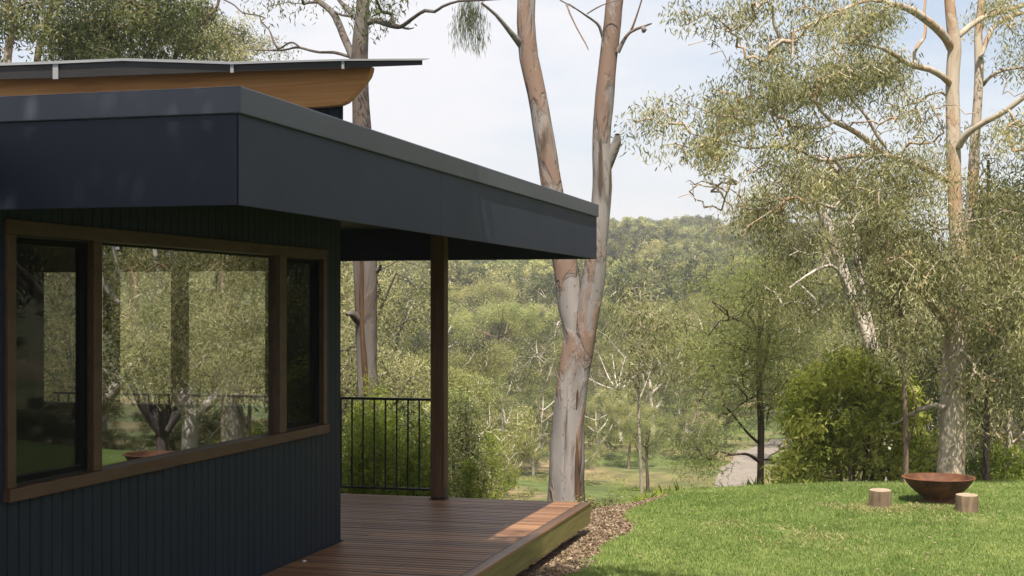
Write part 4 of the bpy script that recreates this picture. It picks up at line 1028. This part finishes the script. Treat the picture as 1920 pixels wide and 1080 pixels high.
# ---- shrubs and young plants behind the railing
def shoots(px, d, pyt, r, n, label, leafm=None, name='shrub', L=0.07, W=0.012, nl=16, spread=0.10):
    """upright bottlebrush-like shrub: many rising shoots, each lined with small leaves"""
    b = np.array(groundpt(px, d)); ztop = P(px, pyt, d)[2]; h = ztop-b[2]
    tubes = []; cs = []
    for i in range(n):
        a = random.uniform(0, 6.28); rr = r*math.sqrt(random.random()); hh = h*random.uniform(0.55, 1.0)*(1-0.35*rr/r)
        e = b+np.array([math.cos(a)*rr, math.sin(a)*rr, hh]); s0 = b+np.array([math.cos(a)*rr*0.2, math.sin(a)*rr*0.2, -0.05])
        q = np.linspace(0, 1, 9)[:, None]; pt = s0+(e-s0)*q + np.array([math.cos(a), math.sin(a), 0])*r*0.25*np.sin(np.pi*q)*0.6
        tubes.append((pt, np.linspace(0.010, 0.002, 9), 4, None))
        for q_ in np.arange(0.12, 1.0, 0.055/max(0.3, hh)*1.1):
            k_ = q_*8; i0 = min(7, int(k_)); cs.append(pt[i0]+(pt[i0+1]-pt[i0])*(k_-i0)+np.random.default_rng(i).normal(0, 0.01, 3))
    root = empty(name, tuple(b), label, 'shrub')
    v, f = tube_mesh(tubes); mesh_np('stems', v-b, f, 4, M['bark_brown'], root)
    cs = np.array(cs); hh = (cs[:, 2]-b[2])/h
    v, f, t = leaves(cs, nl, spread, L, W, -0.45, twotone=0.3)
    mesh_np('foliage', v-b, f, 4, leafm or M['leaf_shoot'], root, smooth=False, tone=t)
shoots(668, 16.4, 688, 0.42, 46, 'tall bright green shrub with upright shoots behind the railing beside the house wall')
shoots(702, 16.8, 655, 0.35, 40, 'tallest yellow-green shrub with spiky shoots in front of the grey trunk')
shoots(742, 16.2, 720, 0.38, 42, 'bright green upright shrub behind the middle of the railing')
shoots(782, 16.6, 742, 0.38, 38, 'feathery green shrub behind the railing next to the post')
shoots(862, 17.4, 700, 0.38, 40, 'dark green upright shrub just right of the verandah post', M['leaf_dark'], nl=14)
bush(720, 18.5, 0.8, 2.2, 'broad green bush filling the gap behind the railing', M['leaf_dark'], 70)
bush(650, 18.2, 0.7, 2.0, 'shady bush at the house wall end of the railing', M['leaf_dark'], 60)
bush(800, 18.8, 0.7, 1.8, 'olive bush directly behind the verandah post', M['leaf_gum'], 60)
def young_wattle(px, d, pyt, r, label):
    b = np.array(groundpt(px, d)); ztop = P(px, pyt, d)[2]; h = ztop-b[2]
    tubes = [(np.array([b+np.array([0, 0, -0.1]), b+np.array([0, 0, h*0.5]), b+np.array([0.02, 0, h])]), [0.014, 0.009, 0.003], 6, None)]; cs = []
    for i in range(34):
        q = 0.12+0.85*i/34; ln = r*(1.05-q)*random.uniform(0.75, 1.2); a = i*2.4
        s0 = b+np.array([0, 0, h*q]); e = s0+np.array([math.cos(a)*ln, math.sin(a)*ln, ln*0.35])
        t_ = np.linspace(0, 1, 5)[:, None]; pt = s0+(e-s0)*t_; tubes.append((pt, np.linspace(0.005, 0.0015, 5), 3, None))
        for k_ in np.linspace(0.25, 1, max(3, int(ln/0.05))): cs.append(s0+(e-s0)*k_)
    root = empty('young_wattle', tuple(b), label, 'sapling')
    v, f = tube_mesh(tubes); mesh_np('stem', v-b, f, 4, M['bark_brown'], root)
    v, f, t = leaves(np.array(cs), 14, 0.07, 0.055, 0.011, 0.15); mesh_np('foliage', v-b, f, 4, M['leaf_shoot'], root, smooth=False, tone=t)
young_wattle(922, 17.6, 800, 0.62, 'small feathery conical sapling behind the back edge of the deck')
young_wattle(880, 16.6, 862, 0.35, 'short bushy sapling close behind the deck right of the post')

# small weeds at the foot of the forked gum and along the deck's back edge
for px, d, r, h, lab in ((1096, 16.9, 0.14, 0.16, 'small leafy weed at the foot of the forked gum'), (1140, 17.6, 0.30, 0.20, 'scrubby low weed beside the forked gum trunk'),
                         (930, 16.6, 0.30, 0.25, 'low weed clump behind the middle of the deck back edge'), (990, 17.0, 0.28, 0.22, 'low weed clump left of the forked gum foot')):
    bush(px, d, r, h, lab, M['leaf_gum'], 16, 'weed', L=0.05, W=0.014, nl=34, spread=0.09)

# ------------------------------------------------------------------ tree prototypes for the middle distance and the hill
def proto_data(seed, h, cw, bark, leafm, n, nl, L, W, spread, style):
    R = np.random.default_rng(seed); rr = random.Random(seed)
    r0 = h*0.022; trunk = []
    ph = rr.uniform(0, 6)
    for t_ in np.linspace(0, 1, 6):
        trunk.append([0.05*h*math.sin(t_*4+ph)*t_, 0.05*h*math.cos(t_*3+ph)*t_, h*0.82*t_-(0.4 if t_ == 0 else 0), r0*(1-0.75*t_)])
    trunk = np.array(trunk); limbs = [trunk]; tips = [trunk[-1, :3]]
    nf = 8 if style == 'dome' else 9
    for i in range(nf):
        a = 2*math.pi*(i+rr.random()*0.6)/nf; k0 = rr.choice((1, 2, 3)) if style != 'tall' else rr.choice((2, 3, 4)); A = trunk[k0]
        ln = cw*0.5*rr.uniform(0.55, 0.95); up = h*(rr.uniform(0.75, 0.92) - 0.82*k0/5)
        up = max(up, 0.1*h); e = np.array([math.cos(a)*ln, math.sin(a)*ln, up*0.8])
        limbs.append(np.array([[*A[:3], A[3]*0.7], [*(A[:3]+e*np.array([0.5, 0.5, 0.35])), A[3]*0.5], [*(A[:3]+e), A[3]*0.2]])); tips.append(A[:3]+e)
        if rr.random() < 0.8: tips.append(A[:3]+e*np.array([0.6, 0.6, 0.3])+np.array([rr.uniform(-.1, .1)*cw, rr.uniform(-.1, .1)*cw, 0]))
    cs = []
    for tp in tips:
        q = rr.uniform(0.11, 0.19)*cw
        cs.append(shell_pts(tp, (q, q, q*rr.uniform(0.55, 0.8)), max(4, n//len(tips)), R))
    cs = np.concatenate(cs); cs = cs[cs[:, 2] > h*0.12]
    tubes = []; sk = []
    for i, lm in enumerate(limbs):
        s = spline(lm, h*0.06); tubes.append((s[:, :3], s[:, 3], 7, seed+i*0.3)); sk.append(s[:, :3])
    tubes += colonise(np.concatenate(sk), cs, step=h*0.06, rtip=h*0.0011, R=R, rexp=0.4)
    v, f = tube_mesh(tubes)
    v2, f2, t2 = leaves(cs, nl, spread, L, W, 0.35, R=R, twotone=0.6)
    def me(nm, v, f, mat, tone=None):
        o = mesh_np(nm, v, f, 4, mat, smooth=(tone is None), tone=tone); m = o.data; bpy.data.objects.remove(o); return m
    return me('trunk', v, f, bark), me('crown', v2, f2, leafm, t2), h

protos_mid = [proto_data(11, 8, 6.5, M['bark_white'], M['leaf_far'], 200, 135, 0.13, 0.034, 0.37, 'dome'),
              proto_data(12, 9, 6.0, M['bark_brown'], M['leaf_far'], 200, 135, 0.13, 0.032, 0.40, 'tall'),
              proto_data(13, 7, 7.0, M['bark_white'], M['leaf_far'], 200, 135, 0.13, 0.034, 0.37, 'dome'),
              proto_data(14, 8, 5.0, M['bark_dark'], M['leaf_far'], 180, 130, 0.13, 0.028, 0.40, 'tall'),
              proto_data(15, 8, 7.5, M['bark_white'], M['leaf_far'], 70, 60, 0.13, 0.034, 0.6, 'dome')]
protos_far = [proto_data(21+i, 12, (10, 8, 11, 9, 12, 8)[i], M['bark_white'] if i % 3 else M['bark_brown'], M['leaf_far'], 200, 80, 0.32, 0.15, 0.55, ('dome', 'tall')[i % 2]) for i in range(6)]

protos_near = [proto_data(31+i, 12.5, (7.5, 8.5, 7)[i], M['bark_cream'] if i != 1 else M['bark_grey'], M['leaf_gum'], 260, 95, 0.16, 0.032, 0.55, ('tall', 'dome', 'tall')[i]) for i in range(3)]

def place(proto, x, y, scale, name, label, cat, group, z=None, sx=1.0):
    tm, cm, h = proto
    r = empty(name, (x, y, (Hs(x, y) if z is None else z)-0.1), label, cat, group)
    r.rotation_euler = (0, 0, random.uniform(0, 6.28)); r.scale = (scale*sx, scale*sx, scale)
    for nm, me in (('trunk', tm), ('crown', cm)):
        o = bpy.data.objects.new(nm, me); C.objects.link(o); o.parent = r
    return r

# hillside forest
cnt = 0; pts_used = []
tries = 0
while cnt < 285 and tries < 20000:
    tries += 1
    d = 165+ (430-165)*random.random()**0.85
    px = random.uniform(600, 1640)
    if random.random() < 0.10: px = random.uniform(60, 600)
    x, y = G(px, d)
    md = 6.8 if d < 260 else 7.6
    if any((x-a)**2+(y-b_)**2 < md*md for a, b_ in pts_used): continue
    if 165 < d < 185 and 1240 < px < 1420 and random.random() < 0.6: continue
    pts_used.append((x, y)); cnt += 1
    place(random.choice(protos_far), x, y, random.uniform(0.68, 1.30), 'hillside_tree', 'olive green gum tree in the forest covering the far hillside', 'tree', 'gum trees covering the far hillside')

# middle distance: valley floor trees, placed by hand
mid = [ # px, d, scale, proto
 (640, 34, 0.8, 0), (700, 46, 0.95, 1), (760, 40, 0.85, 2), (800, 56, 1.0, 0), (735, 74, 1.25, 2), (850, 52, 0.8, 2), (870, 74, 1.0, 1), (905, 92, 1.2, 2),
 (945, 88, 0.75, 0), (985, 120, 1.2, 4), (1012, 100, 0.75, 2), (930, 118, 1.5, 1), (1040, 124, 1.35, 0), (1085, 108, 0.8, 2), (1130, 120, 1.25, 2), (1165, 104, 0.9, 4),
 (1152, 118, 0.9, 0), (1215, 78, 0.62, 3), (1225, 112, 1.15, 0), (1275, 128, 1.3, 2), (1310, 112, 0.8, 1), (1330, 136, 1.5, 0), (1385, 128, 1.2, 2), (1362, 104, 0.62, 3),
 (1000, 86, 0.55, 0), (1122, 96, 0.7, 2), (1085, 84, 0.42, 2), (1178, 92, 0.55, 1), (1290, 96, 0.5, 2), (950, 72, 0.5, 2),
 (1440, 142, 1.5, 0), (1490, 122, 1.3, 0), (1475, 92, 0.85, 1), (1540, 104, 1.3, 2), (1570, 70, 1.0, 1), (1560, 134, 1.6, 0), (1620, 90, 1.4, 0), (1650, 60, 1.1, 2),
 (1690, 74, 1.4, 1), (1740, 52, 1.2, 0), (1790, 66, 1.5, 2), (1840, 46, 1.25, 1), (1890, 58, 1.5, 0), (1930, 40, 1.2, 2), (690, 100, 1.6, 0), (820, 130, 1.7, 2), (1200, 145, 1.4, 1), (1100, 150, 1.6, 0), (980, 152, 1.6, 2), (1260, 156, 1.3, 0), (1380, 158, 1.4, 2), (880, 155, 1.6, 1)]
LOOK = ['pale trunked round crowned gum', 'slim brown trunked gum', 'low spreading white limbed gum', 'dark trunked narrow tree', 'sparse pale limbed gum']
def where(px):
    for lim, w in ((670, 'at the house wall end of the railing'), (730, 'beside the tall grey trunk'), (795, 'above the middle of the railing'), (845, 'behind the verandah post'),
                   (890, 'just right of the verandah post'), (950, 'above the feathery sapling behind the deck'), (1020, 'left of the forked gum trunks'), (1100, 'behind the forked gum trunks'),
                   (1160, 'just right of the forked gum trunks'), (1235, 'around the slender sapling'), (1300, 'between the slender sapling and the road'), (1350, 'left of the pale road'), (1410, 'above the pale road'),
                   (1480, 'right of the dark straight trunk'), (1560, 'above the left side of the bright shrub'), (1640, 'beside the leaning white trunk'), (1720, 'above the right side of the bright shrub'),
                   (1800, 'behind the big cream trunk'), (1870, 'right of the big cream trunk'), (9999, 'at the far right edge')):
        if px < lim: return w
for px, d, sc, k in mid:
    x, y = G(px, d)
    place(protos_mid[k], x, y, sc*random.uniform(0.92, 1.08), 'valley_tree', LOOK[k]+(' close by ' if d < 65 else ' in the valley ' if d < 118 else ' far off ')+where(px), 'tree', 'gum trees scattered through the valley')

# trees left of the house, seen above the roofs and through the windows
def roof_tree(px, d, limbs, cr, label, bark, leafm=None, nl=85):
    b = groundpt(px, d)
    make_tree('roofline_tree', label, 'tree', b, [root_flare(limbs[0], b)]+limbs[1:], blobs(cr, clump=0.4), bark, leafm or M['leaf_dark'], n_leaf=nl, spread=0.30, L=0.10, W=0.026, droop=0.5, rtip=0.005, sides=12, step=0.3, twotone=0.7, group='gum trees beyond the roof')
roof_tree(14, 24, [LM([(18, 300), (14, 110), (22, 60), (18, 25), (12, -20), (0, -120)], 24, 24, [16, 15, 14, 12, 10, 6]), LM([(22, 45), (38, 20), (60, -20)], 24, 23.5, [8, 7, 4])],
          [(8, 60, 22, 40, 12, 24, .6), (50, 10, 30, 22, 12, 24, .6), (-60, 40, 60, 60, 30, 24, 1), (20, -80, 80, 50, 30, 24, 1)], 'pale trunked gum rising above the roof at the far left', M['bark_cream'])
roof_tree(80, 27, [LM([(64, 320), (70, 110), (80, 70), (92, 30), (104, -10), (120, -120)], 27, 27, [14, 13, 12, 11, 10, 6]), LM([(78, 80), (94, 78), (100, 40), (118, 0), (128, -40)], 27, 26.5, [5, 5, 4, 4, 3])],
          [(60, 25, 26, 20, 10, 27, .8), (130, 70, 28, 24, 14, 26.5, .8), (120, 25, 26, 26, 12, 26.5, .8), (130, -80, 90, 50, 34, 27, 1)], 'slim brown trunked gum second from the left above the roof', M['bark_brown'])
roof_tree(250, 26, [LM([(250, 330), (235, 130), (200, 90), (190, 60), (215, 30), (260, -20), (300, -120)], 26, 26, [18, 16, 14, 12, 10, 8, 5]), LM([(195, 72), (206, 62), (240, 48), (268, 34), (290, 10)], 26, 25.5, [10, 9, 8, 6, 4]), LM([(235, 130), (180, 60), (160, 20), (165, -20)], 26, 25.7, [10, 8, 6, 4])],
          [(130, 95, 36, 16, 16, 26, .8), (180, 85, 50, 22, 30, 26, 1), (190, 25, 50, 26, 30, 26, 1), (250, 70, 45, 30, 34, 26, 1), (270, 20, 50, 24, 30, 26, 1), (240, -70, 130, 50, 50, 26, 1.4)], 'dark leafy gum crown above the left part of the roof', M['bark_brown'], nl=95)
roof_tree(340, 28, [LM([(330, 340), (325, 150), (330, 103), (347, 82), (371, 52), (402, 20), (412, -10), (420, -100)], 28, 28, [12, 11, 9, 8, 7, 6, 5, 3]), LM([(371, 52), (380, 30), (400, 12)], 28, 27.6, [5, 4, 3]), LM([(335, 98), (350, 60), (365, 42), (385, 36)], 28, 27.5, [5, 5, 4, 3])],
          [(320, 60, 40, 30, 30, 28, 1), (345, 15, 40, 20, 22, 28, 1), (300, 98, 36, 16, 16, 28, 1), (370, 95, 30, 16, 14, 27.6, 1)], 'leafy gum with spreading crooked limbs above the orange beam', M['bark_brown'])
roof_tree(420, 36, [LM([(415, 360), (412, 180), (410, 120), (412, 90)], 36, 36, [10, 9, 6, 3])],
          [(400, 82, 40, 20, 34, 36, 1), (435, 98, 36, 16, 30, 36, 1), (360, 70, 30, 20, 16, 36.5, 1), (455, 108, 18, 8, 8, 36, .6)], 'round yellow-green gum crown peeping over the roof ridge', M['bark_brown'], M['leaf_gum'], nl=90)
for px, d, sc, k in ((60, 24, 0.55, 1), (170, 22, 0.5, 1), (260, 25, 0.6, 0), (380, 23, 0.5, 1), (470, 27, 0.6, 2), (560, 25, 0.52, 1), (350, 44, 1.1, 1), (520, 50, 1.0, 0), (600, 46, 1.0, 1), (440, 34, 0.75, 1)):
    x, y = G(px, d); place(protos_near[k], x, y, sc, 'window_view_tree', 'bushy gum seen through the house windows beyond the rear deck', 'tree', 'bushy gums seen through the windows')
# trees to the right of the frame, which the long window reflects
refl = [(4.2, 25, 0.55, 1), (10, 22, 0.6, 1), (13, 28, 0.9, 0), (9, 33, 1.0, 1), (16, 23, 0.8, 2), (20, 30, 1.1, 1), (14, 38, 1.2, 0), (24, 24, 1.0, 1), (12, 16.5, 0.5, 1), (19, 18, 0.8, 1), (25, 16, 0.9, 1),
        (7, 29, 0.55, 1), (11.5, 25, 0.5, 1), (15, 19.5, 0.45, 1), (8.2, 20.5, 0.40, 1), (17, 27, 0.6, 1), (21, 21, 0.6, 1), (6, 38, 0.9, 1), (22, 38, 1.1, 1), (30, 30, 1.2, 1), (10.4, 18.8, 0.32, 1), (14, 22.3, 0.36, 1), (18, 33, 0.7, 1), (26, 20, 0.5, 1)]
for i_, (x, y, sc, k) in enumerate(refl):
    place(protos_near[k] if i_ % 3 else protos_mid[i_ % 4], x, y, sc if i_ % 3 else sc*1.7, 'reflected_tree', 'leafy gum mirrored in the long window', 'tree', 'gum trees mirrored in the long window')
for i_ in range(26):
    x = random.uniform(5, 28); y = random.uniform(19.5, 36)+x*0.1
    place(protos_mid[(0, 2)[i_ % 2]], x, y, random.uniform(0.22, 0.38), 'scrub_tree', 'low scrubby gum mirrored near the bottom of the long window', 'tree', 'scrubby gums mirrored low in the long window', sx=1.3)
# unseen gum added behind the viewer, canopy shaped to shade house front and deck
def added_shade_gum():
    b = (-2.6, -3.2, LAWN_Z)
    R_ = np.random.default_rng(77)
    tr = np.array([[-2.6, -3.2, -0.5, 0.36], [-2.6, -3.1, 2, 0.30], [-2.7, -2.6, 5, 0.26], [-2.9, -1.8, 8, 0.18], [-3.0, -1.0, 11, 0.08]])
    lim = [tr]
    for e in ((-7, 5, 8.2), (-3.5, 5.8, 8.0), (-0.8, 5.2, 8.3), (-8.5, 3, 8.5), (1.5, 0, 9), (-6, -6, 9), (0, -7, 9)):
        A = tr[2]; e = np.array(e); lim.append(np.array([[*A[:3], 0.15], [*(A[:3]*0.6+e*0.4+[0, 0, 0.9]), 0.11], [*(A[:3]*0.25+e*0.75+[0, 0, 0.5]), 0.07], [*e, 0.03]]))
    n = 1500
    cs = np.stack([R_.uniform(-9.6, 0.1, n), R_.uniform(-1.6, 6.6, n), R_.uniform(7.3, 8.9, n)], -1)
    c2 = np.stack([R_.uniform(-7, 2, 120), R_.uniform(-7, 1, 120), R_.uniform(7.5, 11, 120)], -1)
    make_tree('added_shade_tree', 'added unseen gum behind the viewer, its canopy shaped to shade the house front', 'tree', b, lim, np.concatenate([cs, c2]), M['bark_cream'], M['leaf_dark'],
              n_leaf=80, spread=0.45, L=0.16, W=0.07, droop=0.3, rtip=0.008, sides=12, step=0.4)
added_shade_gum()

# ------------------------------------------------------------------ lawn grass, mulch, undergrowth (stuff)
def lawn_grass():
    n = 330000
    d = rng.uniform(10.6, 19.6, n)**1.0; 
    lo = (1040-960)/FPX; hi = (1990-960)/FPX
    u = rng.uniform(lo-0.01, hi, n)*d
    x = d*FW[0]+u*RT[0]; y = d*FW[1]+u*RT[1]
    fr = 0.10*(vnoise(x*9, y*9, 2)-0.5)
    keep = (x > edge_left(y)+fr+0.02) & (d < crest(x, y)+0.9)
    # bare straw spots
    s1 = np.exp(-(((x-G(1475, 14.2)[0])/0.42)**2+((y-G(1475, 14.2)[1])/0.35)**2)); s2 = np.exp(-(((x-G(1660, 15.9)[0])/0.5)**2+((y-G(1660, 15.9)[1])/0.2)**2))
    keep &= rng.uniform(0, 1, n) > 1.3*s1*vnoise(x*6, y*6, 9)+1.0*s2*vnoise(x*5, y*5, 19)
    x, y, d, s1, s2 = x[keep], y[keep], d[keep], s1[keep], s2[keep]; n = len(x)
    z = H(x, y)
    hgt = 0.034*rng.uniform(0.5, 1.3, n)*(0.75+0.5*vnoise(x*3, y*3, 6)); w = 0.0065*rng.uniform(0.7, 1.3, n)
    a = rng.uniform(0, 6.28, n); tl = rng.uniform(0.1, 0.9, n)*hgt; b_ = rng.uniform(0, 6.28, n)
    p = np.stack([x, y, z-0.004], -1); sd = np.stack([np.cos(a), np.sin(a), np.zeros(n)], -1)*w[:, None]
    tip = p+np.stack([np.cos(b_)*tl, np.sin(b_)*tl, hgt], -1)
    v = np.stack([p-sd, p+sd, tip], 1).reshape(-1, 3)
    tone = np.clip(0.30+0.35*vnoise(x*0.9, y*0.9, 12)+0.28*vnoise(x*5, y*5, 13)+rng.normal(0, 0.13, n), 0, 0.98)
    o = mesh_np('grass', v, np.arange(n*3).reshape(-1, 3), 3, M['grass'], smooth=False, tone=np.repeat(tone, 3))
    tag(o, 'short bright green lawn grass', 'grass', kind='stuff')
    spots = [(1475, 14.15, 0.42, 0.30, 650), (1520, 13.9, 0.25, 0.15, 400), (1365, 14.6, 0.12, 0.08, 160), (1655, 15.75, 0.32, 0.12, 900), (1605, 15.9, 0.22, 0.10, 400), (1745, 15.9, 0.30, 0.14, 700), (1800, 14.9, 0.3, 0.15, 300), (1560, 13.3, 0.35, 0.12, 300)]
    xs = []; ys = []
    for px, dd, rx, ry, m in spots:
        c0 = G(px, dd); xs.append(rng.normal(c0[0], rx, m)); ys.append(rng.normal(c0[1], ry*1.6, m))
    m = 3600; xs.append(rng.uniform(-2.5, 5, m)); ys.append(rng.uniform(11, 19, m))
    x = np.concatenate(xs); y = np.concatenate(ys); kk = vnoise(x*5, y*5, 33) > np.where(np.arange(len(x)) < len(x)-m, 0.30, 0.55); x, y = x[kk], y[kk]; m = len(x)
    z = H(x, y)+0.012; a = rng.uniform(0, 6.28, m); b2 = rng.uniform(0, 6.28, m); pk = np.stack([x, y, z], -1)
    sdk = np.stack([np.cos(a), np.sin(a), 0*a], -1)*0.006; tk = pk+np.stack([np.cos(b2)*0.045, np.sin(b2)*0.045, rng.uniform(0.008, 0.034, m)], -1)
    v = np.stack([pk-sdk, pk+sdk, tk], 1).reshape(-1, 3)
    o = mesh_np('dry_grass', v, np.arange(m*3).reshape(-1, 3), 3, M['straw'], smooth=False, tone=np.repeat(rng.uniform(0.3, 1, m), 3))
    tag(o, 'dry straw coloured blades scattered through the lawn', 'dry grass', kind='stuff')
lawn_grass()
def fallen():
    n = 900; x = rng.uniform(-2.6, 4.5, n); y = rng.uniform(11.0, 19.0, n); z = H(x, y)+0.028
    a = rng.uniform(0, 6.28, n); l = rng.uniform(0.02, 0.055, n); w = rng.uniform(0.004, 0.010, n)
    c, s_ = np.cos(a), np.sin(a); p = np.stack([x, y, z], -1); e1 = np.stack([c*l, s_*l, rng.uniform(-.01, .01, n)], -1); e2 = np.stack([-s_*w, c*w, 0*w+.003], -1)
    v = np.stack([p-e1*0.5, p+e2, p+e1*0.5, p-e2], 1).reshape(-1, 3)
    o = mesh_np('fallen_leaves', v, np.arange(n*4).reshape(-1, 4), 4, M['dry'], smooth=False, tone=np.repeat(rng.uniform(0.4, 1, n), 4))
    tag(o, 'dry fallen gum leaves scattered over the lawn', 'fallen leaves', kind='stuff')
fallen()

def mulch():
    n = 26000
    x = rng.uniform(-4.6, -2.3, n); y = rng.uniform(8.5, 17.8, n)
    k = (x < edge_left(y)+rng.normal(0, 0.06, n)) & ((x > -3.02) | (y > DY1+0.02)); x, y = x[k], y[k]; n = len(x)
    z = H(x, y)+0.004
    a = rng.uniform(0, 6.28, n); l = rng.uniform(0.012, 0.045, n); w = rng.uniform(0.006, 0.018, n); tz = rng.uniform(0, 0.02, n)
    c, s = np.cos(a), np.sin(a); p = np.stack([x, y, z], -1)
    e1 = np.stack([c*l, s*l, tz], -1); e2 = np.stack([-s*w, c*w, rng.uniform(-.006, .006, n)], -1)
    v = np.stack([p-e1*0.5, p+e2, p+e1*0.5+[0, 0, 0.006], p-e2], 1).reshape(-1, 3)
    o = mesh_np('leaf_litter', v, np.arange(n*4).reshape(-1, 4), 4, M['dry'], smooth=False, tone=np.repeat(rng.uniform(0, 1, n), 4))
    tag(o, 'brown bark chips and leaf litter in the strip between deck and lawn', 'leaf litter', kind='stuff')
mulch()

def undergrowth():
    # tufts of long grass and low scrub from the lawn edge down through the valley and up the hill
    n = 9000
    d = 18+ (150-18)*rng.uniform(0, 1, n)**1.5; px = rng.uniform(560, 2000, n)
    u = (px-960)/FPX*d; x = d*FW[0]+u*RT[0]; y = d*FW[1]+u*RT[1]
    k = (d > crest(x, y)+0.9)
    rx = np.interp(d, [60, 72, 84, 98, 112, 128, 150], [1330, 1362, 1380, 1408, 1440, 1475, 1520]); k &= ~((np.abs(px-rx) < 1.9/d*FPX) & (d > 55))
    k &= vnoise(x/6.0, y/6.0, 41) > 0.35
    x, y, d = x[k], y[k], d[k]; c = np.stack([x, y, H(x, y)+0.02], -1)
    sc = np.interp(d, [18, 40, 150], [0.10, 0.22, 0.5])
    v, f, t = leaves(c, 26, sc*1.6, 0.22, 0.03, -0.6, squash=0.3)
    v2 = v.reshape(-1, 4, 3); cc = v2[:, 0]; 
    o = mesh_np('long_grass', v, f, 4, M['leaf_shoot'], smooth=False, tone=t)
    tag(o, 'long grass and weeds growing over the valley slope', 'long grass', kind='stuff')
    n = 5200
    d = 95+(440-95)*rng.uniform(0, 1, n); px = rng.uniform(560, 1700, n); u = (px-960)/FPX*d; x = d*FW[0]+u*RT[0]; y = d*FW[1]+u*RT[1]
    k = (d > 172) | ((vnoise(x/11, y/11, 44) > 0.62) & (np.abs(px-1440) > 70)); x, y = x[k], y[k]
    c = np.stack([x, y, H(x, y)+rng.uniform(0.2, 1.4, len(x))], -1)
    v, f, t = leaves(c, 24, 1.1, 0.45, 0.16, 0.1, squash=0.7, twotone=0.6); t = t*0.6
    o = mesh_np('undergrowth', v, f, 4, M['leaf_far'], smooth=False, tone=t)
    tag(o, 'scrubby undergrowth between the trees of the far hillside', 'undergrowth', kind='stuff')
undergrowth()

# ------------------------------------------------------------------ haze
HAZE = 0.0007
if HAZE:
    hz = MB(); hz.box(-420, 320, -60, 560, -22, 46)
    m, nt, out = new_mat('haze_air'); pv = N(nt, 'ShaderNodeVolumePrincipled'); pv.inputs['Density'].default_value = HAZE; pv.inputs['Color'].default_value = (0.93, 0.95, 1, 1)
    pv.inputs['Anisotropy'].default_value = 0.3
    nt.links.new(pv.outputs[0], out.inputs['Volume'])
    tag(hz.build('haze', m), 'thin pale haze', 'haze', kind='stuff')
